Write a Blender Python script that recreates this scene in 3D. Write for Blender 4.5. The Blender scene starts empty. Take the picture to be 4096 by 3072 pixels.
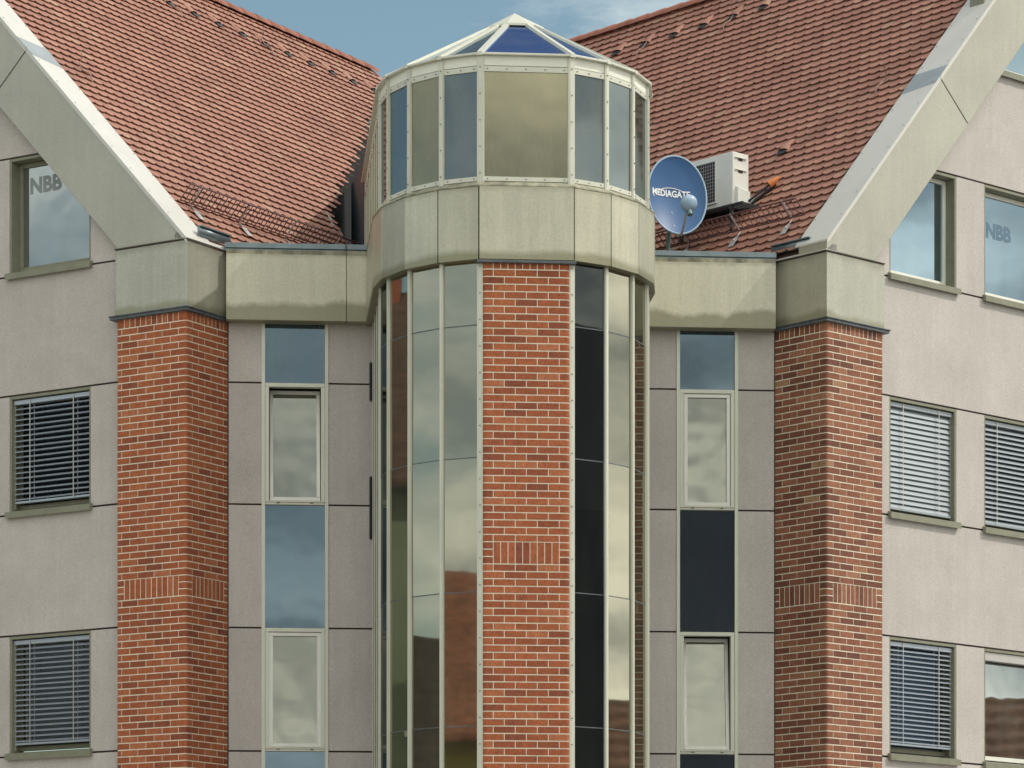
import bpy, bmesh, math, random
from mathutils import Vector, Matrix
R = math.radians
random.seed(7)
scene = bpy.context.scene
COL = scene.collection
E = 1.6                                   # eye height above the pavement

# ------------------------------------------------------------------ camera
cam = bpy.data.objects.new('camera', bpy.data.cameras.new('camera'))
COL.objects.link(cam); scene.camera = cam
cam.location = (0, 0, E); cam.rotation_euler = (R(90), 0, 0)
cam.data.sensor_width = 36; cam.data.lens = 13350/4096*36
cam.data.shift_y = 2614/4096
cam.data.clip_start = 0.5; cam.data.clip_end = 2000

# ------------------------------------------------------------------ light
SUN_AZ, SUN_EL = R(84), R(46)             # azimuth measured to the right of straight back
sdir = Vector((math.sin(SUN_AZ)*math.cos(SUN_EL), -math.cos(SUN_AZ)*math.cos(SUN_EL), math.sin(SUN_EL)))
sun = bpy.data.objects.new('sun', bpy.data.lights.new('sun', 'SUN')); COL.objects.link(sun)
sun.rotation_euler = sdir.to_track_quat('Z', 'Y').to_euler()
sun.data.energy = 2.0; sun.data.angle = R(0.6); sun.data.color = (1.0, 0.94, 0.84)
world = bpy.data.worlds.new('World'); scene.world = world; world.use_nodes = True
wn = world.node_tree.nodes; wl = world.node_tree.links; wn.clear()
def N(tree, typ, **kw):
    n = tree.nodes.new(typ)
    for k, v in kw.items():
        if k.startswith('i_'): n.inputs[k[2:].replace('_', ' ')].default_value = v
        else: setattr(n, k, v)
    return n
wt = world.node_tree
sky = N(wt, 'ShaderNodeTexSky'); sky.sky_type = 'NISHITA'; sky.sun_disc = False
sky.sun_elevation = SUN_EL; sky.sun_rotation = math.pi - SUN_AZ
sky.air_density = 1.0; sky.dust_density = 0.6; sky.ozone_density = 1.6
tc = N(wt, 'ShaderNodeTexCoord')
mp = N(wt, 'ShaderNodeMapping'); mp.inputs['Scale'].default_value = (1, 1, 3.2); mp.inputs['Location'].default_value = (0.3, 0.1, 0.0)
wl.new(tc.outputs['Generated'], mp.inputs['Vector'])
cn = N(wt, 'ShaderNodeTexNoise', i_Scale=2.6, i_Detail=9.0, i_Roughness=0.62)
wl.new(mp.outputs[0], cn.inputs['Vector'])
cn2 = N(wt, 'ShaderNodeTexNoise', i_Scale=8.0, i_Detail=8.0, i_Roughness=0.55)
wl.new(mp.outputs[0], cn2.inputs['Vector'])
sp = N(wt, 'ShaderNodeSeparateXYZ'); wl.new(tc.outputs['Generated'], sp.inputs[0])
bias = N(wt, 'ShaderNodeMapRange'); wl.new(sp.outputs['Y'], bias.inputs[0])
bias.inputs['From Min'].default_value = -0.2; bias.inputs['From Max'].default_value = 0.9
bias.inputs['To Min'].default_value = 0.17; bias.inputs['To Max'].default_value = -0.085
bx = N(wt, 'ShaderNodeMath', operation='MULTIPLY_ADD'); wl.new(sp.outputs['X'], bx.inputs[0])
bx.inputs[1].default_value = 0.16; wl.new(bias.outputs[0], bx.inputs[2])
ad = N(wt, 'ShaderNodeMath', operation='ADD'); wl.new(cn.outputs['Fac'], ad.inputs[0]); wl.new(bx.outputs[0], ad.inputs[1])
cr = N(wt, 'ShaderNodeMapRange'); wl.new(ad.outputs[0], cr.inputs[0])
cr.inputs['From Min'].default_value = 0.40; cr.inputs['From Max'].default_value = 0.70
cc = N(wt, 'ShaderNodeValToRGB'); wl.new(cn2.outputs['Fac'], cc.inputs[0])
cc.color_ramp.elements[0].position = 0.36; cc.color_ramp.elements[0].color = (3.4, 3.7, 3.7, 1)
cc.color_ramp.elements[1].position = 0.62; cc.color_ramp.elements[1].color = (13.0, 12.8, 11.2, 1)
stint = N(wt, 'ShaderNodeMix', data_type='RGBA', blend_type='MULTIPLY')
stint.inputs[0].default_value = 1.0; wl.new(sky.outputs[0], stint.inputs[6]); stint.inputs[7].default_value = (0.86, 0.87, 0.70, 1)
gx = N(wt, 'ShaderNodeMapRange'); wl.new(sp.outputs['X'], gx.inputs[0]); gx.inputs['From Min'].default_value = -1; gx.inputs['To Min'].default_value = 0.98; gx.inputs['To Max'].default_value = 1.0
gs = N(wt, 'ShaderNodeVectorMath', operation='SCALE'); wl.new(cc.outputs[0], gs.inputs[0]); wl.new(gx.outputs[0], gs.inputs['Scale'])
mx = N(wt, 'ShaderNodeMix', data_type='RGBA')
wl.new(cr.outputs[0], mx.inputs[0]); wl.new(stint.outputs[2], mx.inputs[6]); wl.new(gs.outputs[0], mx.inputs[7])
bg = N(wt, 'ShaderNodeBackground', i_Strength=0.15); wl.new(mx.outputs[2], bg.inputs['Color'])
wo = N(wt, 'ShaderNodeOutputWorld'); wl.new(bg.outputs[0], wo.inputs[0])
scene.view_settings.view_transform = 'Standard'; scene.view_settings.look = 'None'
scene.view_settings.exposure = 0.08; scene.view_settings.gamma = 1.0
scene.render.engine = 'CYCLES'

# ------------------------------------------------------------------ materials
MATS = {}
def mat(name, color, rough=0.7, metal=0.0, n_scale=0, n_amt=0.0, bump=0.0, bump_scale=60, n_stretch=None, stain=None, rnd=None, spec=0.5, fine=0.0, fine_scale=160, streak=0.0):
    """procedural Principled: large colour variation, fine grain, bump, algae stain, per-piece variation"""
    m = bpy.data.materials.new(name); m.use_nodes = True; t = m.node_tree; L = t.links
    b = t.nodes['Principled BSDF']; b.inputs['Roughness'].default_value = rough; b.inputs['Metallic'].default_value = metal
    b.inputs['Specular IOR Level'].default_value = spec
    geo = N(t, 'ShaderNodeNewGeometry')
    col = N(t, 'ShaderNodeRGB'); col.outputs[0].default_value = (*color, 1); out = col.outputs[0]
    if rnd:
        at = N(t, 'ShaderNodeAttribute'); at.attribute_name = 'rnd'
        rp = N(t, 'ShaderNodeValToRGB'); L.new(at.outputs['Fac'], rp.inputs[0])
        els = rp.color_ramp.elements
        while len(els) < len(rnd): els.new(0.5)
        for e, (p, c) in zip(els, rnd): e.position = p; e.color = (*c, 1)
        out = rp.outputs[0]
    def modulate(out, fac_socket, lo, hi):
        r_ = N(t, 'ShaderNodeMapRange'); L.new(fac_socket, r_.inputs[0])
        r_.inputs['From Min'].default_value = 0.3; r_.inputs['From Max'].default_value = 0.7
        r_.inputs['To Min'].default_value = lo; r_.inputs['To Max'].default_value = hi
        v = N(t, 'ShaderNodeVectorMath', operation='SCALE'); L.new(out, v.inputs[0]); L.new(r_.outputs[0], v.inputs['Scale'])
        return v.outputs[0]
    if name in ('plaster', 'cladding_band'):    # every panel is its own casting
        at = N(t, 'ShaderNodeAttribute'); at.attribute_name = 'rnd'
        out = modulate(out, at.outputs['Fac'], 0.965, 1.035)
    if n_amt:
        mpn = N(t, 'ShaderNodeMapping'); L.new(geo.outputs['Position'], mpn.inputs[0])
        if n_stretch: mpn.inputs['Scale'].default_value = n_stretch
        nn = N(t, 'ShaderNodeTexNoise', i_Scale=n_scale, i_Detail=6.0, i_Roughness=0.6); L.new(mpn.outputs[0], nn.inputs['Vector'])
        out = modulate(out, nn.outputs['Fac'], 1-n_amt, 1+n_amt)
    if fine:
        nf = N(t, 'ShaderNodeTexNoise', i_Scale=fine_scale, i_Detail=2.0); L.new(geo.outputs['Position'], nf.inputs['Vector'])
        out = modulate(out, nf.outputs['Fac'], 1-fine, 1+fine)
    if streak:                                  # rain streaks running down
        m3 = N(t, 'ShaderNodeMapping'); L.new(geo.outputs['Position'], m3.inputs[0]); m3.inputs['Scale'].default_value = (7, 7, 0.35)
        n3 = N(t, 'ShaderNodeTexNoise', i_Scale=1.6, i_Detail=5.0, i_Roughness=0.7); L.new(m3.outputs[0], n3.inputs['Vector'])
        out = modulate(out, n3.outputs['Fac'], 1-streak, 1+streak)
    if stain:                                   # (z level, height, colour, strength)
        sps = N(t, 'ShaderNodeSeparateXYZ'); L.new(geo.outputs['Position'], sps.inputs[0])
        for (z, hgt, scol, stren, sgn) in stain:
            m2 = N(t, 'ShaderNodeMapping'); L.new(geo.outputs['Position'], m2.inputs[0]); m2.inputs['Scale'].default_value = (1, 1, 0.25 if sgn < 0 else 0.6)
            ns = N(t, 'ShaderNodeTexNoise', i_Scale=1.2 if sgn > 0 else 7.0, i_Detail=11.0, i_Roughness=0.62); L.new(m2.outputs[0], ns.inputs['Vector'])
            a = N(t, 'ShaderNodeMath', operation='MULTIPLY_ADD'); L.new(ns.outputs['Fac'], a.inputs[0]); a.inputs[1].default_value = -hgt*2.2*sgn; L.new(sps.outputs['Z'], a.inputs[2])
            mr = N(t, 'ShaderNodeMapRange'); L.new(a.outputs[0], mr.inputs[0])
            z0 = z + hgt*sgn - hgt*1.1*sgn
            mr.inputs['From Min'].default_value = z0 + sgn*0.035; mr.inputs['From Max'].default_value = z0 - sgn*0.035
            mr.inputs['To Min'].default_value = 0; mr.inputs['To Max'].default_value = stren
            mr.clamp = True
            mm = N(t, 'ShaderNodeMix', data_type='RGBA'); L.new(mr.outputs[0], mm.inputs[0]); L.new(out, mm.inputs[6]); mm.inputs[7].default_value = (*scol, 1)
            out = mm.outputs[2]
    L.new(out, b.inputs['Base Color'])
    if bump:
        nb = N(t, 'ShaderNodeTexNoise', i_Scale=bump_scale, i_Detail=4.0); L.new(geo.outputs['Position'], nb.inputs['Vector'])
        bp = N(t, 'ShaderNodeBump', i_Strength=bump, i_Distance=0.01); L.new(nb.outputs['Fac'], bp.inputs['Height']); L.new(bp.outputs[0], b.inputs['Normal'])
    MATS[name] = m
    return m
def glass(name, tint, refl, rough=0.02, dirt_and_cloud=0.0, under=(0.01, 0.012, 0.014), wav=0.009):
    """coated facade glass seen from outside in daylight: dark body under a tinted mirror coat"""
    m = bpy.data.materials.new(name); m.use_nodes = True; t = m.node_tree; L = t.links; t.nodes.remove(t.nodes['Principled BSDF'])
    g = N(t, 'ShaderNodeBsdfGlossy'); g.inputs['Color'].default_value = (*tint, 1); g.inputs['Roughness'].default_value = rough
    d = N(t, 'ShaderNodeBsdfDiffuse'); d.inputs['Color'].default_value = (*under, 1)
    geo = N(t, 'ShaderNodeNewGeometry')
    nb = N(t, 'ShaderNodeTexNoise', i_Scale=2.2, i_Detail=1.0); L.new(geo.outputs['Position'], nb.inputs['Vector'])
    bp = N(t, 'ShaderNodeBump', i_Strength=wav, i_Distance=0.1); L.new(nb.outputs['Fac'], bp.inputs['Height']); L.new(bp.outputs[0], g.inputs['Normal'])
    fr = N(t, 'ShaderNodeFresnel', i_IOR=1.5)
    ma = N(t, 'ShaderNodeMath', operation='ADD'); L.new(fr.outputs[0], ma.inputs[0]); ma.inputs[1].default_value = refl; ma.use_clamp = True
    mxs = N(t, 'ShaderNodeMixShader'); L.new(ma.outputs[0], mxs.inputs[0]); L.new(d.outputs[0], mxs.inputs[1]); L.new(g.outputs[0], mxs.inputs[2])
    last = mxs
    if dirt_and_cloud:
        mpn = N(t, 'ShaderNodeMapping'); L.new(geo.outputs['Position'], mpn.inputs[0]); mpn.inputs['Scale'].default_value = (1, 1, 0.35)
        dn = N(t, 'ShaderNodeTexNoise', i_Scale=3.0, i_Detail=8.0, i_Roughness=0.7); L.new(mpn.outputs[0], dn.inputs['Vector'])
        dr = N(t, 'ShaderNodeMapRange'); L.new(dn.outputs['Fac'], dr.inputs[0]); dr.inputs['From Min'].default_value = 0.38; dr.inputs['From Max'].default_value = 0.64
        dr.inputs['To Min'].default_value = dirt_and_cloud*0.3; dr.inputs['To Max'].default_value = dirt_and_cloud
        dd = N(t, 'ShaderNodeBsdfDiffuse'); dd.inputs['Color'].default_value = (0.34, 0.34, 0.26, 1)  # dirt film, with the mottling of mirrored clouds put into it
        m2 = N(t, 'ShaderNodeMixShader'); L.new(dr.outputs[0], m2.inputs[0]); L.new(mxs.outputs[0], m2.inputs[1]); L.new(dd.outputs[0], m2.inputs[2]); last = m2
    L.new(last.outputs[0], t.nodes['Material Output'].inputs[0]); MATS[name] = m
    return m
mat('plaster', (0.54, 0.50, 0.48), 0.9, n_scale=1.6, n_amt=0.07, bump=0.3, bump_scale=60, fine=0.10, fine_scale=48, streak=0.04)
mat('joint', (0.10, 0.085, 0.075), 0.9)
STB = (0.22, 0.21, 0.125)
mat('cladding', (0.42, 0.41, 0.355), 0.42, 0.45, n_scale=1.1, n_amt=0.07, fine=0.07, fine_scale=45, streak=0.04)
mat('cladding_stained', (0.63, 0.61, 0.49), 0.5, 0.0, n_scale=0.9, n_amt=0.07, fine=0.08, fine_scale=45, streak=0.07, stain=[(8.80+E, 0.20, STB, 0.75, 1), (9.64+E, 0.045, (0.2, 0.19, 0.12), 0.6, -1)])
mat('cladding_head', (0.44, 0.435, 0.375), 0.42, 0.45, n_scale=1.5, n_amt=0.09, fine=0.09, fine_scale=45, streak=0.08, stain=[(8.80+E, 0.13, STB, 0.6, 1), (9.66+E, 0.07, (0.2, 0.19, 0.14), 0.35, -1)])
mat('cladding_band', (0.48, 0.465, 0.375), 0.38, 0.45, n_scale=1.8, n_amt=0.10, n_stretch=(1, 1, 0.6), fine=0.08, fine_scale=45, streak=0.10, stain=[(8.79+E, 0.085, STB, 0.75, 1), (9.62+E, 0.035, (0.24, 0.23, 0.15), 0.5, -1)])
mat('band_sill', (0.30, 0.29, 0.22), 0.8, n_scale=9, n_amt=0.5, n_stretch=(1, 1, 0.4))
mat('aluminium', (0.64, 0.64, 0.56), 0.42, 0.15, n_scale=5, n_amt=0.06, n_stretch=(1, 1, 0.3))
mat('header_paint', (0.84, 0.84, 0.76), 0.5, n_scale=4, n_amt=0.05)
mat('frame_white', (0.82, 0.82, 0.77), 0.4, n_scale=5, n_amt=0.05)
mat('frame_olive', (0.24, 0.24, 0.18), 0.5, 0.1, n_scale=8, n_amt=0.12)
mat('screw', (0.12, 0.12, 0.11), 0.5, 0.5)
mat('slate', (0.10, 0.115, 0.13), 0.55, n_scale=12, n_amt=0.3)
mat('flashing', (0.62, 0.61, 0.58), 0.45, 0.1, n_scale=2, n_amt=0.05)
mat('flashing_grey', (0.34, 0.38, 0.41), 0.45, 0.3, n_scale=3, n_amt=0.12)
mat('gutter_zinc', (0.20, 0.25, 0.28), 0.4, 0.5, n_scale=4, n_amt=0.2)
mat('dark_metal_and_shade', (0.025, 0.028, 0.03), 0.5)
mat('blue_clad', (0.018, 0.038, 0.058), 0.6, 0.0, n_scale=3, n_amt=0.2)
mat('brick', (0.3, 0.1, 0.06), 0.85, n_scale=14, n_amt=0.16, bump=0.4, bump_scale=90, fine=0.22, fine_scale=50,
    rnd=[(0, (0.25, 0.070, 0.036)), (0.2, (0.34, 0.092, 0.040)), (0.85, (0.42, 0.122, 0.048)), (1, (0.46, 0.16, 0.075))])
mat('brick_brown', (0.3, 0.1, 0.06), 0.85, n_scale=14, n_amt=0.16, bump=0.4, bump_scale=90, fine=0.22, fine_scale=50,
    rnd=[(0, (0.15, 0.055, 0.035)), (0.3, (0.23, 0.085, 0.050)), (0.7, (0.29, 0.115, 0.065)), (0.97, (0.33, 0.145, 0.085)), (1, (0.38, 0.23, 0.13))])
mat('mortar', (0.86, 0.82, 0.68), 0.95, n_scale=6, n_amt=0.1)
mat('roof_tile', (0.3, 0.12, 0.08), 0.65, n_scale=1.5, n_amt=0.12, fine=0.16, fine_scale=50,
    rnd=[(0, (0.30, 0.138, 0.102)), (0.4, (0.345, 0.163, 0.120)), (0.9, (0.38, 0.188, 0.137)), (1, (0.41, 0.24, 0.17))])
mat('roof_deck', (0.06, 0.03, 0.025), 0.95)
mat('ridge_tile', (0.31, 0.125, 0.09), 0.8, n_scale=5, n_amt=0.2, fine=0.1)
mat('vent_red', (0.40, 0.10, 0.05), 0.7)
mat('bracket_zinc', (0.55, 0.53, 0.52), 0.4, 0.5)
mat('guard_red', (0.17, 0.085, 0.085), 0.6, 0.2)
mat('dish_paint', (0.035, 0.12, 0.30), 0.45, n_scale=3, n_amt=0.08)
mat('hook_paint', (0.33, 0.22, 0.20), 0.5, 0.2)
mat('dish_white', (0.85, 0.86, 0.88), 0.4)
mat('lnb', (0.36, 0.50, 0.66), 0.35)
mat('unit_white', (0.72, 0.73, 0.69), 0.45, n_scale=5, n_amt=0.04)
mat('unit_grill', (0.03, 0.03, 0.035), 0.6)
mat('rubber', (0.02, 0.022, 0.025), 0.6)
mat('orange_plastic', (0.62, 0.20, 0.06), 0.5)
mat('teal_metal', (0.16, 0.24, 0.25), 0.5, 0.2)
mat('blind', (0.42, 0.47, 0.55), 0.4, 0.35)
mat('blind_light', (0.34, 0.38, 0.42), 0.45, 0.2)
mat('interior', (0.03, 0.03, 0.035), 0.9)
mat('letter', (0.30, 0.33, 0.345), 0.7)
mat('letter_blue', (0.11, 0.19, 0.27), 0.7)
mat('gap_shade_dark', (0.008, 0.009, 0.011), 0.9)
mat('roofing_grey', (0.16, 0.16, 0.16), 0.9, n_scale=2, n_amt=0.2)
glass('glass_tower', (0.47, 0.455, 0.37), 0.62, dirt_and_cloud=0.10, wav=0.006)
glass('glass_tower_blue', (0.310, 0.360, 0.384), 0.52, dirt_and_cloud=0.08, wav=0.006)
glass('glass_tower_dark', (0.260, 0.273, 0.260), 0.30, dirt_and_cloud=0.02, wav=0.006)
glass('glass_lantern', (0.44, 0.41, 0.28), 0.50, rough=0.06, dirt_and_cloud=0.45, wav=0.009)
glass('glass_lantern_blue', (0.29, 0.35, 0.38), 0.55, rough=0.04, dirt_and_cloud=0.22, wav=0.009)
glass('glass_skylight', (0.20, 0.31, 0.62), 0.50, rough=0.08, dirt_and_cloud=0.08, under=(0.02, 0.05, 0.16))
glass('glass_skylight_pale', (0.36, 0.42, 0.47), 0.50, rough=0.08, dirt_and_cloud=0.2, under=(0.05, 0.07, 0.09))
glass('glass_window', (0.60, 0.66, 0.68), 0.50, dirt_and_cloud=0.12, wav=0.009)
glass('glass_window_blue', (0.36, 0.50, 0.62), 0.55, dirt_and_cloud=0.10, wav=0.006)
glass('glass_strip', (0.42, 0.43, 0.38), 0.52, rough=0.05, dirt_and_cloud=0.2, wav=0.04)
glass('glass_spandrel', (0.186, 0.260, 0.322), 0.48, rough=0.03, dirt_and_cloud=0.14, under=(0.01, 0.03, 0.05), wav=0.009)
glass('spandrel_dark_reflection', (0.10, 0.12, 0.15), 0.09, rough=0.05, dirt_and_cloud=0.02, under=(0.006, 0.008, 0.012))  # dark reflection put into the glass colour
glass('glass_dark', (0.186, 0.223, 0.260), 0.12, dirt_and_cloud=0.02)

# ------------------------------------------------------------------ mesh helpers
class Frame:
    """vertical working plane: u along the wall, d outwards, z height above the eye level"""
    def __init__(s, O, U, flip=False):
        s.O = Vector((O[0], O[1])); s.U = Vector((U[0], U[1])).normalized()
        n = Vector((s.U.y, -s.U.x))
        if flip: n = -n
        s.N = n
    def p(s, u, d, z): return Vector((s.O.x+s.U.x*u+s.N.x*d, s.O.y+s.U.y*u+s.N.y*d, z+E))
class MB:
    def __init__(s): s.v = []; s.f = []; s.m = []; s.r = []; s.sm = []
    def add(s, vs, fs, m=0, r=None, smooth=False):
        o = len(s.v); s.v += [tuple(x) for x in vs]
        r = random.random() if r is None else r
        for f in fs: s.f.append([i+o for i in f]); s.m.append(m); s.r.append(r); s.sm.append(smooth)
    def box(s, F, u0, u1, d0, d1, z0, z1, m=0, r=None):
        P = [F.p(u, d, z) for z in (z0, z1) for (u, d) in ((u0, d0), (u1, d0), (u1, d1), (u0, d1))]
        s.add(P, [(0,1,2,3),(4,5,6,7),(0,1,5,4),(1,2,6,5),(2,3,7,6),(3,0,4,7)], m, r)
    def hexa(s, P, m=0, r=None):               # 4 bottom + 4 top points
        s.add(P, [(0,1,2,3),(4,5,6,7),(0,1,5,4),(1,2,6,5),(2,3,7,6),(3,0,4,7)], m, r)
    def prism(s, P, h, m=0, r=None, smooth=False):            # polygon of points extruded by vector h
        n = len(P); Q = [p+h for p in P]
        s.add(P+Q, [tuple(range(n)), tuple(range(n, 2*n))], m, r)
        k = len(s.v)-2*n
        for i in range(n):
            j = (i+1) % n; s.f.append([k+i, k+j, k+n+j, k+n+i]); s.m.append(m); s.r.append(s.r[-1]); s.sm.append(smooth)
    def tube(s, pts, r, n=8, m=0, caps=True):
        rings = []; pts = [Vector(p) for p in pts]
        for i, p in enumerate(pts):
            a = pts[max(i-1, 0)]; b = pts[min(i+1, len(pts)-1)]; t = (b-a).normalized()
            x = t.cross(Vector((0, 0, 1)));
            if x.length < 0.05: x = t.cross(Vector((1, 0, 0)))
            x.normalize(); y = t.cross(x)
            rr = r[i] if isinstance(r, (list, tuple)) else r
            rings.append([p+x*math.cos(2*math.pi*k/n)*rr+y*math.sin(2*math.pi*k/n)*rr for k in range(n)])
        vs = [q for g in rings for q in g]; fs = []
        for i in range(len(rings)-1):
            for k in range(n):
                k2 = (k+1) % n; fs.append((i*n+k, i*n+k2, (i+1)*n+k2, (i+1)*n+k))
        s.add(vs, fs, m, None, True)
        if caps: s.add(rings[0], [tuple(range(n))], m); s.add(rings[-1], [tuple(range(n))], m)
    def build(s, name, mats, parent=None, bevel=0):
        me = bpy.data.meshes.new(name); me.from_pydata(s.v, [], s.f)
        mats = mats if isinstance(mats, (list, tuple)) else [mats]
        for x in mats: me.materials.append(MATS[x])
        for p, m in zip(me.polygons, s.m): p.material_index = m
        me.polygons.foreach_set('use_smooth', s.sm)
        a = me.attributes.new('rnd', 'FLOAT', 'FACE'); a.data.foreach_set('value', s.r)
        bm = bmesh.new(); bm.from_mesh(me); bmesh.ops.recalc_face_normals(bm, faces=bm.faces); bm.to_mesh(me); bm.free()
        o = bpy.data.objects.new(name, me); COL.objects.link(o)
        if parent: o.parent = parent
        if bevel:
            bv = o.modifiers.new('bevel', 'BEVEL'); bv.width = bevel; bv.segments = 2; bv.limit_method = 'ANGLE'; bv.angle_limit = R(40)
        return o
def thing(name, label, cat, loc=(0, 0, 0), group=None):
    o = bpy.data.objects.new(name, None); COL.objects.link(o); o.location = loc; o['label'] = label; o['category'] = cat
    o.empty_display_size = 0.3
    if group: o['group'] = group
    return o
def adopt(root):                                # parts were modelled in place: keep them there under the moved root
    bpy.context.view_layer.update()
    for c in root.children: c.matrix_parent_inverse = root.matrix_world.inverted()
def text_mesh(txt, size, M, name, matname, parent, thick=0.004, bold=0.0):
    cu = bpy.data.curves.new('t', 'FONT'); cu.body = txt; cu.size = size; cu.extrude = thick; cu.offset = bold; cu.align_x = 'CENTER'; cu.resolution_u = 3
    tmp = bpy.data.objects.new('t', cu); COL.objects.link(tmp); bpy.context.view_layer.update()
    me = bpy.data.meshes.new_from_object(tmp.evaluated_get(bpy.context.evaluated_depsgraph_get()))
    bpy.data.objects.remove(tmp); bpy.data.curves.remove(cu)
    me.transform(M); me.name = name; me.materials.clear(); me.materials.append(MATS[matname])
    o = bpy.data.objects.new(name, me); COL.objects.link(o); o.parent = parent
    return o

# ------------------------------------------------------------------ layout of the building in plan
PL = Vector((-3.943, 40.4)); UL = Vector((-math.cos(R(32)), math.sin(R(32))))      # left pillar corner, direction of the left gable wall
PR = Vector((3.868, 41.011)); UR = Vector((math.cos(R(42.6)), math.sin(R(42.6))))  # the same on the right
BL = Vector((-UL.y, UL.x)) * -1; BR = Vector((-UR.y, UR.x))                        # directions of the two ridges, away from the viewer
EL = PL + BL*0.82; ER = PR + BR*0.857
PHI = R(4.6); UF = Vector((math.cos(PHI), math.sin(PHI)))
FL = Frame(PL, UL, flip=True); FR = Frame(PR, UR); FF = Frame(EL, UF)
assert FL.N.y < 0 and FR.N.y < 0 and FF.N.y < 0 and BL.y > 0 and BR.y > 0
C = Vector((0.03, 39.3)); TPHI = R(4.9)                                            # centre of the stair tower
FT = Frame(C, (math.cos(TPHI), math.sin(TPHI)))
LV = [3.53, 5.05, 6.57, 8.07, 9.57, 11.06, 12.55, 14.05]; LOW = [-1.6, -0.98, 0.54, 2.03]
SLL, ZL = 1.07, 9.65; SLR, ZR = 1.13, 9.78
HALF = 5.46; HALFR = 4.93

building = thing('office_building', 'office building with a glazed stair tower between two brick cornered wings with red tiled roofs', 'building', (0, 41.3, 0))

# ------------------------------------------------------------------ ground
def struct(name, mb, m):
    o = mb.build(name, m); o['kind'] = 'structure'; return o
mat('paving', (0.36, 0.35, 0.33), 0.9, n_scale=3, n_amt=0.12, bump=0.3, bump_scale=30)
mat('asphalt', (0.055, 0.055, 0.058), 0.9, n_scale=2, n_amt=0.2, bump=0.3, bump_scale=80)
mat('grass_far', (0.07, 0.09, 0.04), 0.95, n_scale=0.3, n_amt=0.3)
WF = Frame((0, 0), (1, 0))
g = MB(); g.add([(-900, -900, -0.15), (900, -900, -0.15), (900, 900, -0.15), (-900, 900, -0.15)], [(0, 1, 2, 3)]); struct('ground', g, 'grass_far')
g = MB(); g.add([(-60, 8, -0.146), (60, 8, -0.146), (60, 27, -0.146), (-60, 27, -0.146)], [(0, 1, 2, 3)]); struct('road', g, 'asphalt')
g = MB(); g.box(WF, -60, 60, -27.05, -64, -1.75, -1.6); g.box(WF, -60, 60, -26.9, -27.05, -1.75, -1.59); struct('pavement', g, 'paving')
g = MB(); g.box(WF, -60, 60, 6, -8, -1.75, -1.6); struct('pavement', g, 'paving')

# ------------------------------------------------------------------ walls of plaster panels
def gable_wall(F, half, slope, zeave, wins, w0, name, top_off):
    """panels 0.2 m thick in front of a dark backing wall, 18 mm open joints, openings at wins = [(u0, u1)] on every second level"""
    mb = MB(); J = 0.012; TH = 0.22; OFF = -0.10
    def roofz(u): return zeave + slope*(u if u <= half else 2*half-u) - top_off
    # rows alternate: band without openings / row with windows
    full = 2*half - 0.15
    rows = [(-1.6, -0.98, 0), (-0.98, 0.54, 1), (0.54, 2.03, 0), (2.03, 3.53, 0)]
    rows = [(-1.6, 0.54, 0), (0.54, 2.03, 1), (2.03, 3.53, 0), (3.53, 5.05, 1), (5.05, 6.57, 0), (6.57, 8.07, 1), (8.07, 9.57, 0), (9.57, 11.06, 1), (11.06, 12.55, 0), (12.55, 14.05, 1), (14.05, 17, 0)]
    for (z0, z1, kind) in rows:
        if kind == 0: spans = [(w0, full)]
        else:
            spans = []; u = w0
            for (a, b, zs) in wins:
                if zs == 'all' or z0 in zs:
                    spans.append((u, a)); u = b
            spans.append((u, full))
        for (a, b) in spans:
            first = a
            # clip polygon under the roof line
            pts = []
            def clip(a, b, z0, z1):
                poly = [(a, z0), (b, z0), (b, z1), (a, z1)]
                for sgn in (0, 1):
                    out = []
                    def ins(p): return p[1] <= (zeave + slope*(p[0] if sgn == 0 else 2*half-p[0]) - top_off) + 1e-9
                    def val(p): return (zeave + slope*(p[0] if sgn == 0 else 2*half-p[0]) - top_off) - p[1]
                    for i in range(len(poly)):
                        p, q = poly[i], poly[(i+1) % len(poly)]
                        vp, vq = val(p), val(q)
                        if vp >= 0: out.append(p)
                        if vp*vq < 0:
                            t = vp/(vp-vq); out.append((p[0]+(q[0]-p[0])*t, p[1]+(q[1]-p[1])*t))
                    poly = out
                    if len(poly) < 3: return None
                return poly
            poly = clip(a+(J if a > w0 else 0)*0, b, z0+J, z1-J)
            if poly: mb.prism([F.p(u, OFF, z) for u, z in poly], Vector((-F.N.x*TH, -F.N.y*TH, 0)), 0)
            poly = clip(a, b, z0-J, z1+J)
            if poly: mb.prism([F.p(u+0.0, OFF-0.02, z) for u, z in poly], Vector((-F.N.x*(TH-0.03), -F.N.y*(TH-0.03), 0)), 1)
    # return wall at the far corner
    mb.box(F, full-0.2, full-0.004, OFF-TH-0.003, -9.0, -1.6, zeave, 0)
    return mb.build(name, ['plaster', 'joint'], building)

wl_left = [(1.56, 2.87, 'all'), (3.42, 4.73, 'all'), (6.2, 7.5, [0.54, 3.53, 6.57, 9.57]), (8.05, 9.35, [0.54, 3.53, 6.57])]
wl_right = [(1.28, 2.585, [0.54, 3.53, 6.57, 9.57]), (3.14, 4.45, 'all'), (5.0, 6.3, [0.54, 3.53, 6.57, 9.57, 12.55]), (6.9, 8.2, [0.54, 3.53, 6.57])]
wl_left[0] = (1.56, 2.87, [0.54, 3.53, 6.57, 9.57])
wl_left[1] = (3.42, 4.73, [0.54, 3.53, 6.57, 9.57, 12.55])
gable_wall(FL, HALF, SLL, ZL, wl_left, 0.985, 'wall', 0.35)
gable_wall(FR, HALFR, SLR, ZR, wl_right, 0.955, 'wall', 0.35)

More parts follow.
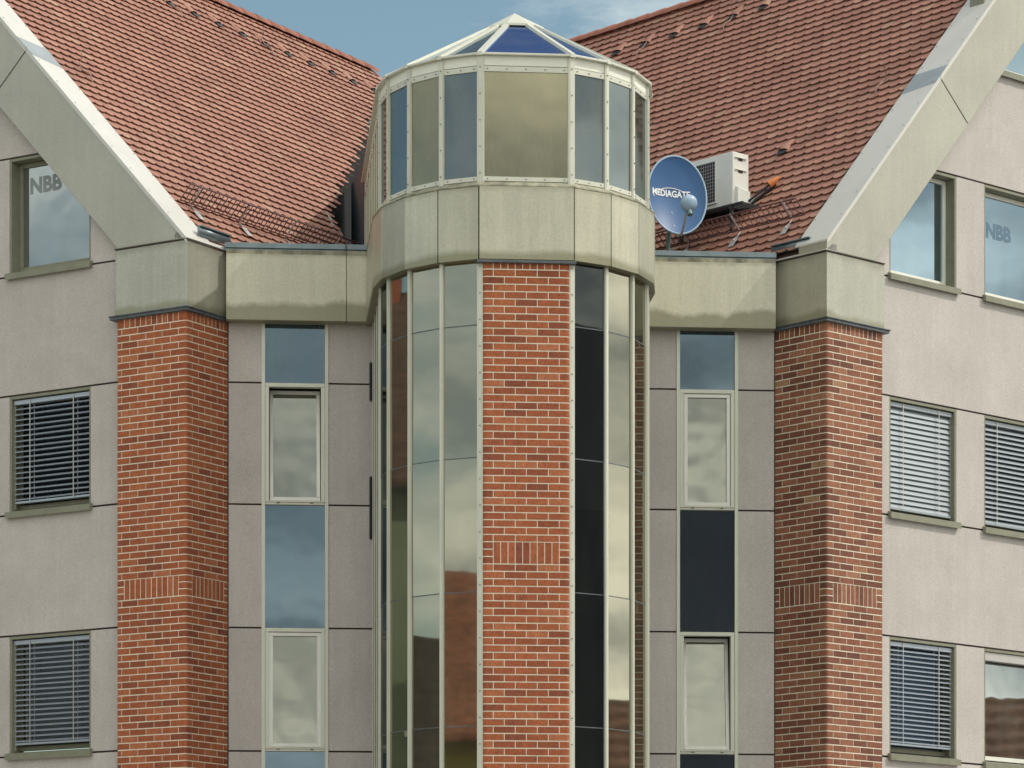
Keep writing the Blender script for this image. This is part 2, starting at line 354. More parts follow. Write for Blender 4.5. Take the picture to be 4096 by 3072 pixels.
# ------------------------------------------------------------------ windows of the gable walls
def wing_window(F, a, b, z0, z1, glassm, blind=None, text=None, far=1, headbox=0.0, white_sash=False):
    """far=+1: the jamb at larger u is the one the photo shows"""
    z0 += 0.02
    fr = MB(); D0 = -0.10
    # metal lining of the opening (soffit, jambs) 25 mm thick, from the wall face back to the sash
    fr.box(F, a+0.002, a+0.03, D0-0.005, -0.34, z0, z1-0.011); fr.box(F, b-0.03, b-0.002, D0-0.005, -0.34, z0, z1-0.011)
    fr.box(F, a+0.03, b-0.03, D0-0.005, -0.34, z1-0.045, z1-0.012)
    w = fr.build('window', 'frame_olive', building, 0.003)
    sash = MB(); s0, s1, t0, t1 = a+0.03, b-0.03, z0+0.06, z1-0.05
    k = 0.055
    sash.box(F, s0, s1, -0.25, -0.31, t0, t0+k); sash.box(F, s0, s1, -0.25, -0.31, t1-k, t1)
    sash.box(F, s0, s0+k, -0.25, -0.31, t0+k, t1-k); sash.box(F, s1-k, s1, -0.25, -0.31, t0+k, t1-k)
    sash.build('frame', 'frame_white' if white_sash else 'frame_olive', w, 0.004)  # white sash where asked for, otherwise olive
    gl = MB(); gl.box(F, s0+k-0.005, s1-k+0.005, -0.275, -0.287, t0+k-0.005, t1-k+0.005); gl.build('glass_pane', glassm, w)
    sl = MB()
    P = [F.p(a-0.03, -0.34, z0+0.02), F.p(b+0.03, -0.34, z0+0.02), F.p(b+0.03, -0.045, z0-0.05), F.p(a-0.03, -0.045, z0-0.05)]
    Q = [p+Vector((0, 0, 0.045)) for p in P]
    P = [F.p(a-0.03, -0.095, z0-0.05), F.p(b+0.03, -0.095, z0-0.05), F.p(b+0.03, -0.04, z0-0.065), F.p(a-0.03, -0.04, z0-0.065)]
    Q = [F.p(a-0.03, -0.095, z0+0.025), F.p(b+0.03, -0.095, z0+0.025), F.p(b+0.03, -0.04, z0+0.01), F.p(a-0.03, -0.04, z0+0.01)]
    sl.hexa(P+Q)
    P = [F.p(a+0.003, -0.33, z0+0.01), F.p(b-0.003, -0.33, z0+0.01), F.p(b-0.003, -0.094, z0-0.01), F.p(a+0.003, -0.094, z0-0.01)]
    sl.hexa(P+[p+Vector((0, 0, 0.045 if i < 2 else 0.03)) for i, p in enumerate(P)])
    sl.build('sill', 'frame_olive', w)
    if blind:
        n, drop, tilt, m = blind; bl = MB(); top = z1-0.06; zb = t1-(t1-t0)*drop
        bl.box(F, s0+0.012, s1-0.012, -0.14, -0.21, top-0.05, top)
        step = (top-0.06-zb)/n; wd = 0.075
        for i in range(n):
            zc = top-0.07-step*(i+0.5)+random.uniform(-.003, .003); dz = math.sin(tilt)*wd/2; dd = math.cos(tilt)*wd/2
            j = random.uniform(-.0025, .0025)
            P = [F.p(s0+0.02, -0.175+dd, zc-dz+j), F.p(s1-0.02, -0.175+dd, zc-dz-j), F.p(s1-0.02, -0.175, zc+0.006-j), F.p(s0+0.02, -0.175, zc+0.006+j), F.p(s1-0.02, -0.175-dd, zc+dz-j), F.p(s0+0.02, -0.175-dd, zc+dz+j)]
            th = Vector((0, 0, 0.003))
            V = P+[p+th for p in P]
            bl.add(V, [(0,1,2,3),(3,2,4,5),(6,7,8,9),(9,8,10,11),(0,1,7,6),(5,4,10,11),(1,2,8,7),(2,4,10,8),(0,3,9,6),(3,5,11,9)], 0, None, False)
        bl.box(F, s0+0.015, s1-0.015, -0.15, -0.20, zb-0.03, zb-0.005)
        for q in (0.22, 0.78):
            u = s0+(s1-s0)*q; bl.box(F, u-0.006, u+0.006, -0.131, -0.133, zb-0.01, top, 1)
            bl.box(F, u-0.006, u+0.006, -0.216, -0.218, zb-0.01, top, 1)
        for u in (s0+0.006, s1-0.006): bl.box(F, u-0.006, u+0.006, -0.165, -0.185, t0, top, 1)
        bl.build('blind', [m, 'bracket_zinc'], w)
    if headbox:
        hb = MB(); hb.box(F, s0+0.01, s1-0.01, -0.13, -0.23, z1-0.05-headbox, z1-0.05); hb.build('blind_case', 'bracket_zinc', w, 0.004)
    if text:
        u, z, size, m, sg = text
        o = F.p(u, -0.2745, z)
        ux = F.U*sg; nx = F.N
        M = Matrix(((ux.x, 0, nx.x, o.x), (ux.y, 0, nx.y, o.y), (0, 1, 0, o.z), (0, 0, 0, 1)))
        text_mesh('NBB', size, M, 'lettering', m, w, 0.0006, 0.012)
    return w
def row(F, cols, z0, z1, specs):
    for (a, b, *_), sp_ in zip(cols, specs):
        if sp_ is not None: wing_window(F, a, b, z0, z1, **sp_)
CL = [(1.56, 2.87), (3.42, 4.73), (6.2, 7.5), (8.05, 9.35)]
CR = [(1.28, 2.585), (3.14, 4.45), (5.0, 6.3), (6.9, 8.2)]
bl = dict(glassm='glass_window_blue', blind=(17, 0.93, R(24), 'blind'))
pl = dict(glassm='glass_window', headbox=0.10)
row(FL, CL, 9.57, 11.06, [dict(glassm='glass_window', text=(2.43, 10.63, 0.27, 'letter', -1)), pl, pl])
row(FL, CL, 12.55, 14.05, [None, pl])
row(FL, CL, 6.57, 8.07, [dict(glassm='glass_dark', blind=(18, 0.93, R(24), 'blind')), bl, bl, bl])
row(FL, CL, 3.53, 5.05, [dict(glassm='glass_window', blind=(19, 0.93, R(24), 'blind')), bl, bl, bl])
row(FL, CL, 0.54, 2.03, [bl, pl, bl, bl])
row(FR, CR, 12.55, 14.05, [None, dict(glassm='glass_window_blue', white_sash=True), pl])
row(FR, CR, 9.57, 11.06, [dict(glassm='glass_window_blue', white_sash=True), dict(glassm='glass_window_blue', white_sash=True, text=(3.64, 10.44, 0.27, 'letter_blue', 1)), pl])
row(FR, CR, 6.57, 8.07, [dict(glassm='glass_window', blind=(19, 0.97, R(66), 'blind_light')), dict(glassm='glass_window_blue', blind=(20, 0.97, R(46), 'blind_light')), bl, bl])
row(FR, CR, 3.53, 5.05, [dict(glassm='glass_window_blue', blind=(21, 0.92, R(26), 'blind')), dict(glassm='glass_window', headbox=0.11, white_sash=True), bl, bl])
row(FR, CR, 0.54, 2.03, [bl, pl, bl, bl])

# ------------------------------------------------------------------ brickwork
PITCH = 0.0833; BH = 0.0700; ZTOP = 8.683
def brick_fp(mb, F, u0, u1, d0, d1, z0, z1, rc=None, rad=0.032, r=None, m=0):
    """brick with optional rounded outer vertical edges, rc = set of corners 'l' (u0) / 'r' (u1) on the d1 (outer) side"""
    if not rc: mb.box(F, u0, u1, d0, d1, z0, z1, 0, r); return
    pts = [(u0, d0)]
    if 'l' in rc: pts += [(u0+rad-rad*math.cos(a), d1-rad+rad*math.sin(a)) for a in [i*math.pi/8 for i in range(5)]]
    else: pts += [(u0, d1)]
    if 'r' in rc: pts += [(u1-rad+rad*math.sin(a), d1-rad+rad*math.cos(a)) for a in [i*math.pi/8 for i in range(5)]]
    else: pts += [(u1, d1)]
    pts += [(u1, d0)]
    mb.prism([F.p(u, d, z0) for u, d in pts], Vector((0, 0, z1-z0)), m, r)
def corner_pillar(F, w, b, matn, seed):
    random.seed(seed); mb = MB()
    brick_fp(mb, F, 0.003, w-0.004, -b, -0.003, -1.6, 8.80, 'l', 0.036, None, 1)
    def runA(u, z, h):                           # front face, from u to w
        while u < w-0.02:
            e = min(u+0.24, w)
            if w-e < 0.05: e = w
            brick_fp(mb, F, u, e, -0.115, 0+random.uniform(-.0012, .0012), z, z+h); u = e+0.01
    def runB(d, z, h):                           # side face at u=0
        while d < b-0.02:
            e = min(d+0.24, b)
            if b-e < 0.05: e = b
            mb.box(F, random.uniform(-.0012, .0012), 0.115, -e, -d, z, z+h); d = e+0.01
    n = int((ZTOP+1.6)/PITCH)
    for i in range(n):
        z = ZTOP-PITCH*(i+1)+0.01
        if 37 <= i <= 39:
            brick_fp(mb, F, 0, 0.115, -0.115, 0, z, z+BH, 'l')
            brick_fp(mb, F, w-0.1, w, -0.115, 0, z, z+BH); mb.box(F, 0, 0.115, -b, -b+0.07, z, z+BH)
            continue
        if i % 2 == 0:
            brick_fp(mb, F, 0, 0.24, -0.115, 0, z, z+BH, 'l'); runA(0.25, z, BH); runB(0.125, z, BH)
        else:
            brick_fp(mb, F, 0, 0.115, -0.24, 0, z, z+BH, 'l'); runA(0.125, z, BH); runB(0.25, z, BH)
    def soldiers(z0, z1):
        e = w-0.112; n_ = round((e-0.125+.012)/PITCH); q = (e-0.125+.012)/n_
        for k in range(n_): mb.box(F, .125+q*k, .125+q*(k+1)-.012, -0.115, random.uniform(-.001, .001), z0, z1)
        e = b-0.082; n_ = round((e-0.125+.012)/PITCH); q = (e-0.125+.012)/n_
        for k in range(n_): mb.box(F, random.uniform(-.001, .001), 0.115, -(.125+q*(k+1)-.012), -(.125+q*k), z0, z1)
    soldiers(ZTOP-PITCH*40+0.01, ZTOP-PITCH*37); soldiers(ZTOP+0.01, 8.797)
    brick_fp(mb, F, 0, 0.115, -0.115, 0, ZTOP+0.01, 8.797, 'l'); brick_fp(mb, F, w-0.1, w, -0.115, 0, ZTOP+0.01, 8.797); mb.box(F, 0, 0.115, -b, -b+0.07, ZTOP+0.01, 8.797)
    o = mb.build('brick_pillar', [matn, 'mortar'], building)
    cp = MB(); cp.box(F, -0.045, w+0.09, -b-0.02, 0.045, 8.80, 8.835); cp.box(F, -0.06, w+0.10, -b-0.02, 0.06, 8.835, 8.85)
    cp.build('cap_slab', 'slate', o, 0.004)
    return o
corner_pillar(FL, 1.06, 0.83, 'brick', 3)
corner_pillar(FR, 1.03, 0.865, 'brick_brown', 5)
# cladding heads over the pillars
def head(F, w, b, step):
    mb = MB(); mb.box(F, -0.02, w+0.02, 0.02, -b, 8.85, 9.655)
    o = mb.build('pillar_head', 'cladding_head', building, 0.006)
    tr = MB(); tr.box(F, -0.035, w+0.02, 0.035, -b, 9.66, 9.672)
    tr.build('joint_flashing', 'joint', o)
    return o
head(FL, 1.06, 0.83, 1); head(FR, 1.03, 0.865, 1)

# ------------------------------------------------------------------ bargeboards in the gable planes
def barge(F, half, slope, zeave, w, joints, mat_top):
    mb = MB(); TK = 0.80*math.sqrt(1+slope*slope)/1.0
    up = lambda u: zeave + slope*u + 0.03
    VT = 1.12
    lo = lambda u: up(u) - VT
    g_ = 0.007
    # bottom piece starts at the pillar head joint
    edges = joints
    def seg(pts): mb.prism([F.p(u, 0.02, z) for u, z in pts], Vector((-F.N.x*0.47, -F.N.y*0.47, 0)), 0)
    k = 1/slope
    def cut(us):                                  # joint perpendicular to the slope: starts at upper edge u=us and goes down to the lower edge
        # direction (1,-1/slope) scaled to reach the lower edge
        t = VT/(slope+1/slope); return (us, up(us)), (us+t, up(us)-t/slope)
    zb = 9.675
    u_up = (zb-zeave-0.03)/slope; u_lo = (zb+VT-zeave-0.03)/slope
    prev = [(-0.02 if u_up < -0.02 else u_up, zb), (u_lo, zb)]
    for us in joints:
        a, b = cut(us)
        A = (a[0]-g_*0.7, a[1]-g_*0.7*slope); B = (b[0]-g_*0.7, b[1]-g_*0.7*slope)
        pts = [prev[0], prev[1], B, A]
        if prev[1][1] == zb:
            pts = [(-0.02, zb), (u_lo, zb), B, A, (-0.02+0.0, up(-0.02))]
            if up(-0.02) < zb: pts = [(u_up, zb), (u_lo, zb), B, A]
        seg(pts); prev = [(a[0]+g_*0.7, a[1]+g_*0.7*slope), (b[0]+g_*0.7, b[1]+g_*0.7*slope)]
    seg([prev[0], prev[1], (half-0.005, lo(half)), (half-0.005, up(half))])
    # mirrored far half as one run
    seg([(half+0.005, up(half)), (half+0.005, lo(half)), (2*half-u_lo, zb), (2*half+0.02, zb), (2*half+0.02, up(-0.02))])
    o = mb.build('bargeboard', 'cladding', building, 0.006)
    # dark backing strip that shows in the joints
    bk = MB()
    bk.prism([F.p(u, -0.02, z) for u, z in [(u_up+0.1, up(u_up+0.1)-0.03), (u_lo, zb+0.01), (half, lo(half)+0.02), (half, up(half)-0.03)]], Vector((-F.N.x*0.4, -F.N.y*0.4, 0)), 0)
    bk.build('joint_backing', 'joint', o)
    # top flashing, on the slope, 0.49 m deep
    for sgn in (0, 1):
        fl = MB()
        def P(u, d, dz): 
            uu = u if sgn == 0 else 2*half-u
            return F.p(uu, d, up(u)+dz)
        brk = [-0.03]+joints+[half+0.0]
        for i, (a, b) in enumerate(zip(brk[:-1], brk[1:])):
            fl.hexa([P(a+.004, 0.035, 0.003), P(b-.004, 0.035, 0.003), P(b-.004, -0.50, 0.003), P(a+.004, -0.50, 0.003), P(a+.004, 0.035, 0.028), P(b-.004, 0.035, 0.028), P(b-.004, -0.50, 0.028), P(a+.004, -0.50, 0.028)])
            # folded drip edge on the front
            fl.hexa([P(a+.004, 0.021, -0.035), P(b-.004, 0.021, -0.035), P(b-.004, 0.034, -0.035), P(a+.004, 0.034, -0.035), P(a+.004, 0.021, 0.002), P(b-.004, 0.021, 0.002), P(b-.004, 0.034, 0.002), P(a+.004, 0.034, 0.002)])
        for i in range(18):
            u = 0.3+i*0.29
            for d in (-0.03, -0.46):
                c_ = P(u, d, 0.03); q = 0.008
                fl.add([c_+Vector((x*q, y*q, 0.004)) for x, y in ((-1,-1),(1,-1),(1,1),(-1,1))], [(0,1,2,3)], 1)
        fo = fl.build('verge_flashing', [mat_top, 'screw'], o)
        if sgn == 0:
            for us in joints:
                pt = MB()
                a, b = us-0.10, us+0.14
                pt.hexa([P(a, 0.037, 0.030), P(b, 0.037, 0.030), P(b-0.03, -0.50, 0.030), P(a-0.05, -0.50, 0.030), P(a, 0.037, 0.034), P(b, 0.037, 0.034), P(b-0.03, -0.50, 0.034), P(a-0.05, -0.50, 0.034)])
                pt.build('repair_patch', 'flashing_grey', o)
    return o
barge(FL, HALF, SLL, ZL, 1.0, [2.49, 4.6], 'flashing')
barge(FR, HALFR, SLR, ZR, 1.0, [2.12, 4.2], 'flashing')

# ------------------------------------------------------------------ tiled roofs
def tower_x(p): q = Vector((p.x, p.y))-C; return q.dot(FT.U)
def tiled_roof(O, U, B, z0, sl, half, cut_side, valley, seed, umax_t):
    """plain tiles with rounded tails laid in courses on the slope that faces the tower"""
    random.seed(seed); mb = MB(); c = math.sqrt(1+sl*sl)
    su = Vector((U.x/c, U.y/c, sl/c)); b3 = Vector((B.x, B.y, 0)); nn = b3.cross(su)
    if nn.z < 0: nn = -nn
    def pt(s, t, h=0): return Vector((O.x, O.y, z0+E-0.03))+su*(s*c)+b3*t+nn*h
    EXP, W = 0.160, 0.176; L = 0.36
    rows = int(half*c/EXP)
    Otr = None
    def keep(p):
        x = tower_x(p)
        if cut_side < 0:
            yb = -(Vector((p.x, p.y))-C).dot(FT.N)
            if x > -1.94 + ((yb-6.39)*0.148 if yb > 6.39 else (6.39-yb)*0.43): return False
        if cut_side > 0 and x < 1.86: return False
        if p.y > valley: return False
        return True
    for i in range(rows+1):
        s = i*EXP/c; off = W/2 if i % 2 else 0
        t = 0.49 + off - W
        while t < umax_t:
            tc_ = t+W/2
            p = pt(s, tc_)
            if keep(p) and tc_ > 0.50:
                lift = 0.027; jig = random.uniform(-.004, .004); r = random.random()
                rot = random.uniform(-.006, .006); hw = W/2-0.0015
                prof = []
                for a in (-1, -0.8, -0.5, 0, 0.5, 0.8, 1): prof.append((a*hw, 0.045*(1-math.sqrt(max(0, 1-(a*a)*0.9)))/0.68))
                th = 0.012; lf = lift+random.uniform(0, .003)
                V = []
                for (x, y) in prof: V.append(pt(s+(y+jig+x*rot)/c, tc_+x, lf+th))
                for (x, y) in prof: V.append(pt(s+(y+jig+x*rot)/c, tc_+x, lf))
                V += [pt(s+L*0.62/c, tc_+hw, th*0.6), pt(s+L*0.62/c, tc_-hw, th*0.6)]
                n = len(prof)
                F_ = [tuple(range(n))+(2*n, 2*n+1)]
                for k in range(n-1): F_.append((k, k+1, n+k+1, n+k))
                F_ += [(0, n, 2*n+1), (n-1, 2*n-1, 2*n)]
                mb.add(V, F_, 0, r)
                V = [pt(s-0.02, tc_-W/2-.01, -0.03), pt(s-0.02, tc_+W/2+.01, -0.03), pt(s+0.2, tc_+W/2+.01, -0.03), pt(s+0.2, tc_-W/2-.01, -0.03)]
                mb.add(V, [(0, 1, 2, 3)], 1)
            t += W
    o = mb.build('tiled_roof', ['roof_tile', 'roof_deck'], building)
    # ridge
    rg = MB(); k = 0; t = 0.45
    while True:
        a = pt(half, t, 0.05)
        if a.y > valley: break
        n = 9; ln = 0.40
        for q, (r0, r1) in enumerate(((0.125, 0.108),)):
            ring = []
            for tt, rr in ((t, r0), (t+ln, r1)):
                for j in range(n):
                    an = math.pi*j/(n-1); ce = pt(half, tt, 0)
                    ring.append(ce+Vector((U.x, U.y, 0))*math.cos(an)*rr+Vector((0, 0, 1))*(math.sin(an)*rr*0.95-0.02))
            rg.add(ring, [(j, j+1, n+j+1, n+j) for j in range(n-1)]+[tuple(range(n))], 0, None, True)
        t += 0.36
    rg.build('ridge_tiles', 'ridge_tile', o)
    # far slope of the same gable
    fs = MB()
    P = [Vector((O.x, O.y, 0))+Vector((U.x, U.y, 0))*u+b3*t_+Vector((0, 0, z)) for (u, t_, z) in ((half, .4, z0+sl*half+E), (2*half+.1, .4, z0+E-.1), (2*half+.1, 11.8, z0+E-.1), (half, 11.8, z0+sl*half+E))]
    fs.prism(P, Vector((0, 0, -0.12)), 0); fs.build('rear_slope', 'ridge_tile', o)
    return o, pt, c, nn, su, b3
roofL, ptL, cL, nL, suL, bL3 = tiled_roof(PL, UL, BL, ZL, SLL, HALF, -1, 53.4, 11, 14.5)
roofR, ptR, cR, nR, suR, bR3 = tiled_roof(PR, UR, BR, ZR, SLR, HALFR, 1, 53.9, 12, 14.5)
for o in building.children:
    if o.name.startswith('brick_pillar'): o['label'] = 'orange red brick corner pillar' if o.name == 'brick_pillar' else 'brown brick corner pillar with bright mortar'
for o, l in ((roofL, 'pinkish red tiled roof slope'), (roofR, 'brown red tiled roof slope')): o['label'] = l  # both slopes share one tile material

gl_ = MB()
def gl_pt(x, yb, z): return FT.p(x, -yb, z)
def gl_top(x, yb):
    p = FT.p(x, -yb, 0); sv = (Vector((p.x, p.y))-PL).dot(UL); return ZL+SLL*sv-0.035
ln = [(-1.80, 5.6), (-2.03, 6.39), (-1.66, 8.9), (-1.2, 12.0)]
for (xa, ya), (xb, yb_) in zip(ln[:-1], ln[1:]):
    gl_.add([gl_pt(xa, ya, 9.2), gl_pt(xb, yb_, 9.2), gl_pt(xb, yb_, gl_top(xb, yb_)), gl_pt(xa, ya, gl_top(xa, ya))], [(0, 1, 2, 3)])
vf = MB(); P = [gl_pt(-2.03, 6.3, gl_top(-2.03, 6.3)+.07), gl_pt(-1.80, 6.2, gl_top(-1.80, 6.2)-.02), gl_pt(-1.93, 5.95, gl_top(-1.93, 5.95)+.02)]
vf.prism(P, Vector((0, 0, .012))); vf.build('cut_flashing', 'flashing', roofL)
gl_.build('gap_shade', 'gap_shade_dark', roofL)  # dark sheets added in place of the shade inside the roof gap
def vent_tile(pt, s, t, par, shade_m='dark_metal_and_shade'):
    mb = MB(); n = 7
    # a low hood: half dome open at the lower side with a dark mouth
    V = []
    for (ds, h, w) in ((-0.01, 0.045, 0.085), (0.07, 0.035, 0.075), (0.15, 0.004, 0.06)):
        for j in range(n):
            an = math.pi*j/(n-1); V.append(pt(s+ds, t+math.cos(an)*w, 0.03+math.sin(an)*h))
    F_ = [(i*n+j, i*n+j+1, (i+1)*n+j+1, (i+1)*n+j) for i in range(2) for j in range(n-1)]
    mb.add(V, F_, 0, None, True)
    V = [pt(s+0.0, t+math.cos(math.pi*j/(n-1))*0.08, 0.03+math.sin(math.pi*j/(n-1))*0.040) for j in range(n)]
    mb.add(V, [tuple(range(n))], 1)
    V = [pt(s-0.07, t-0.075, 0.052), pt(s-0.07, t+0.075, 0.052), pt(s+0.0, t+0.075, 0.052), pt(s+0.0, t-0.075, 0.052)]
    mb.add(V, [(0, 1, 2, 3)], 1)  # dark patch on the tiles below the hood, its shade put into colour
    return mb.build('vent_tile', ['roof_tile', shade_m], par)
def roof_hook(pt, s, t, par):
    mb = MB()
    mb.tube([pt(s+0.02, t, 0.05), pt(s-0.05, t, 0.09), pt(s-0.10, t, 0.07), pt(s-0.13, t, 0.04)], 0.008, 6)
    mb.tube([pt(s+0.02, t, 0.05), pt(s+0.10, t, 0.06), pt(s+0.13, t, 0.16), pt(s+0.17, t, 0.20)], 0.008, 6)
    return mb.build('roof_hook', 'hook_paint', par)
for t in [6.5+i*0.577 for i in range(-3, 9)]: vent_tile(ptL, 4.90, t, roofL)
for s, t in ((2.50, 1.09), (4.80, 5.94), (4.82, 8.17)): roof_hook(ptL, s, t, roofL)
for t in [4.55, 5.15, 5.75, 6.35, 6.95, 7.55, 8.15]: vent_tile(ptR, 4.42, t, roofR)
vent_tile(ptR, 1.64, 2.21, roofR)
for s, t in ((2.30, 1.08), (4.30, 5.73), (4.30, 7.5)): roof_hook(ptR, s, t, roofR)

def snow_guard(pt, s, t0, t1, par, brackets, m, rise=0.24, tilt=0.05):
    mb = MB(); g_ = 0.012
    def q(t, h): return pt(s+0.03+h*tilt, t, 0.08+h)
    def bar(a, b, r): mb.tube([a, b], r, 5)
    bar(q(t0, rise), q(t1, rise), 0.012); bar(q(t0, 0), q(t1, 0), 0.010); bar(q(t0, rise*0.5), q(t1, rise*0.5), 0.006)
    n = int((t1-t0)/0.085)
    for i in range(n+1): t = t0+(t1-t0)*i/n; bar(q(t, 0), q(t, rise), 0.0065)
    o = mb.build('snow_guard', m, par)
    for t in brackets:
        b = MB(); b.tube([q(t, rise+0.01), q(t, 0), pt(s+0.02, t, 0.05), pt(s-0.09, t, 0.06)], 0.012, 6)
        V = [pt(s-0.16, t-0.05, 0.052), pt(s-0.16, t+0.05, 0.052), pt(s-0.05, t+0.05, 0.056), pt(s-0.05, t-0.05, 0.056)]
        b.prism(V, nL*0.006); b.build('bracket', 'bracket_zinc', o)
    return o
snow_guard(ptL, 0.60, 0.62, 4.75, roofL, [0.85, 1.85, 2.85, 3.85], 'guard_red')
snow_guard(ptR, 0.42, 0.72, 4.2, roofR, [0.95, 1.85, 2.75, 3.6], 'guard_red')
# eave trim over each pillar head: dark gutter end with a bright sloping flashing below
def eave_trim(F, b):
    mb = MB()
    def P(d, u, z): return F.p(u, d, z)
    mb.hexa([P(0.02, -0.04, 9.675), P(0.02, 0.16, 9.675), P(-b, 0.16, 9.675), P(-b, -0.04, 9.675), P(0.02, 0.08, 9.76), P(0.02, 0.16, 9.76), P(-b, 0.16, 9.76), P(-b, 0.08, 9.76)])
    o = mb.build('eave_flashing', 'flashing', building)
    g_ = MB(); n = 8; V = []
    for d in (-0.30, -b-0.08):
        for j in range(n+1):
            a = math.pi*(0.5+j/n*1.0); V.append(P(d, 0.06+math.cos(a)*0.05, 9.835+math.sin(a)*0.055))
    m_ = n+1
    g_.add(V, [(j, j+1, m_+j+1, m_+j) for j in range(n)]+[tuple(range(m_)), tuple(range(m_, 2*m_))], 0, None, True)
    g_.box(F, 0.0, 0.07, -0.30, -b-0.08, 9.885, 9.90)
    g_.build('gutter', 'gutter_zinc', o)
eave_trim(FL, 0.83); eave_trim(FR, 0.865)

# ------------------------------------------------------------------ recessed link facades with strip windows
def link(u0, u1, w0, w1, dark, tower_side):
    mb = MB(); J = 0.011
    zs = [-1.6, 0.54, 2.03, 3.53, 5.05, 6.57, 8.07, 8.84]
    for z0, z1 in zip(zs[:-1], zs[1:]):
        for a, b in ((u0, w0-0.012), (w1+0.012, u1)):
            mb.box(FF, a, b, -0.20, 0.0, z0+J, z1-J, 0); mb.box(FF, a+.002, b-.002, -0.21, -0.02, z0-J, z1+J, 1)
    wall = mb.build('facade_wall', ['plaster', 'joint'], building, 0)
    st = MB()
    for a, b in ((w0-0.012, w0+0.032), (w1-0.032, w1+0.012)): st.box(FF, a, b, -0.16, 0.012, -1.6, 8.82)
    strip = st.build('window_strip', 'aluminium', building, 0.003)
    for z0, z1, kind in ((8.07, 8.82, 's'), (6.57, 8.07, 'w'), (5.05, 6.57, 's'), (3.53, 5.05, 'w'), (2.03, 3.53, 's'), (0.54, 2.03, 'w'), (-1.6, 0.54, 's')):
        a, b = w0+0.033, w1-0.033
        if kind == 's':
            ea, eb = random.uniform(-.003, .003), random.uniform(-.006, .006); g_ = MB(); g_.hexa([FF.p(a, -0.06, z0+.006), FF.p(b, -0.06, z0+.006), FF.p(b, -0.03+ea, z0+.006), FF.p(a, -0.03, z0+.006), FF.p(a, -0.06, z1-.006), FF.p(b, -0.06, z1-.006), FF.p(b, -0.03+ea+eb, z1-.006), FF.p(a, -0.03+eb, z1-.006)])
            o = g_.build('spandrel_panel', 'spandrel_dark_reflection' if (dark and z0 < 6) else 'glass_spandrel', strip)
        else:
            f = MB()
            def ring(k0, k1, d0, d1, m=0):
                f.box(FF, a+k0, b-k0, d0, d1, z0+k0, z0+k1, m); f.box(FF, a+k0, b-k0, d0, d1, z1-k1, z1-k0, m)
                f.box(FF, a+k0, a+k1, d0, d1, z0+k1, z1-k1, m); f.box(FF, b-k1, b-k0, d0, d1, z0+k1, z1-k1, m)
            ring(0.0, 0.048, -0.10, 0.004, 1); f.box(FF, a, b, -0.02, 0.02, z0+.03, z0+.047, 1)
            tilted = (z0 > 6 and not dark) or (z0 < 5 and dark)
            if tilted:                            # sash tilted inwards at the top
                for (ua, ub, za, zb_) in ((0.056, 0.10, 0, 1), ):
                    pass
                def sp(u, d, t): return FF.p(u, d-0.17*t, z0+0.056+(z1-z0-0.112)*t)
                def bar2(u_a, u_b, t_a, t_b):
                    f.hexa([sp(u_a, -0.075, t_a), sp(u_b, -0.075, t_a), sp(u_b, -0.03, t_a), sp(u_a, -0.03, t_a), sp(u_a, -0.075, t_b), sp(u_b, -0.075, t_b), sp(u_b, -0.03, t_b), sp(u_a, -0.03, t_b)], 0)
                bar2(a+.056, b-.056, 0, .032); bar2(a+.056, b-.056, .968, 1); bar2(a+.056, a+.10, .033, .967); bar2(b-.10, b-.056, .033, .967)
                g_ = MB(); g_.hexa([sp(a+.09, -0.065, .03), sp(b-.09, -0.065, .03), sp(b-.09, -0.055, .03), sp(a+.09, -0.055, .03), sp(a+.09, -0.065, .97), sp(b-.09, -0.065, .97), sp(b-.09, -0.055, .97), sp(a+.09, -0.055, .97)])
                bk = MB(); bk.box(FF, a+.03, b-.03, -0.34, -0.35, z0+.02, z1-.02); bk.box(FF, a+.03, b-.03, -0.11, -0.34, z1-.03, z1-.02)
                bk.box(FF, a+.03, a+.04, -0.11, -0.34, z0+.02, z1-.03); bk.box(FF, b-.04, b-.03, -0.11, -0.34, z0+.02, z1-.03)
            else:
                ring(0.053, 0.098, -0.08, -0.012, 0)
                g_ = MB(); g_.box(FF, a+.09, b-.09, -0.06, -0.048, z0+.09, z1-.09); bk = None
            for uu in (a+0.16, b-0.16): f.box(FF, uu-.018, uu+.018, 0.003, 0.022, z0+.018, z0+.028, 2)
            o = f.build('casement', ['frame_white', 'aluminium', 'screw'], strip, 0.004)
            # the pane sits in the casement frame; both are pieces of the strip
            g_.build('glass_pane', 'glass_strip', strip)
            if bk: bk.build('reveal', 'interior', strip)
    return wall
link(0.02, 1.80, 0.435, 1.235, False, 1)
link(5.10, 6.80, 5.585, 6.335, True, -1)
def fascia(u0, u1):
    mb = MB(); mb.box(FF, u0, u1, -0.25, 0.20, 8.80, 9.61)
    a = u1-0.0
    o = mb.build('fascia', 'cladding_stained', building, 0.005)
    t = MB(); t.box(FF, u0, u1, -0.25, 0.185, 9.612, 9.665, 0)
    t.build('fascia_trim', 'band_sill', o)
    cpg = MB(); cpg.box(FF, u0-.02, u1+.02, -0.60, 0.10, 9.667, 9.70); cpg.box(FF, u0-.02, u1+.02, -0.02, 0.125, 9.70, 9.765)
    cpg.build('coping', 'gutter_zinc', o, 0.004)
    return o
mb_ = MB(); mb_.box(FF, -0.45, 0.3, -0.36, -0.26, 8.7, 9.66); mb_.box(FF, -0.25, 0.2, -0.20, -0.03, -1.6, 8.8); mb_.box(FF, 6.62, 7.1, -0.20, -0.03, -1.6, 8.8); mb_.box(FF, 1.75, 2.4, -0.2, -0.03, -1.6, 8.8); mb_.box(FF, 4.4, 5.15, -0.2, -0.03, -1.6, 8.8); mb_.build('backing_wall', 'joint', building)
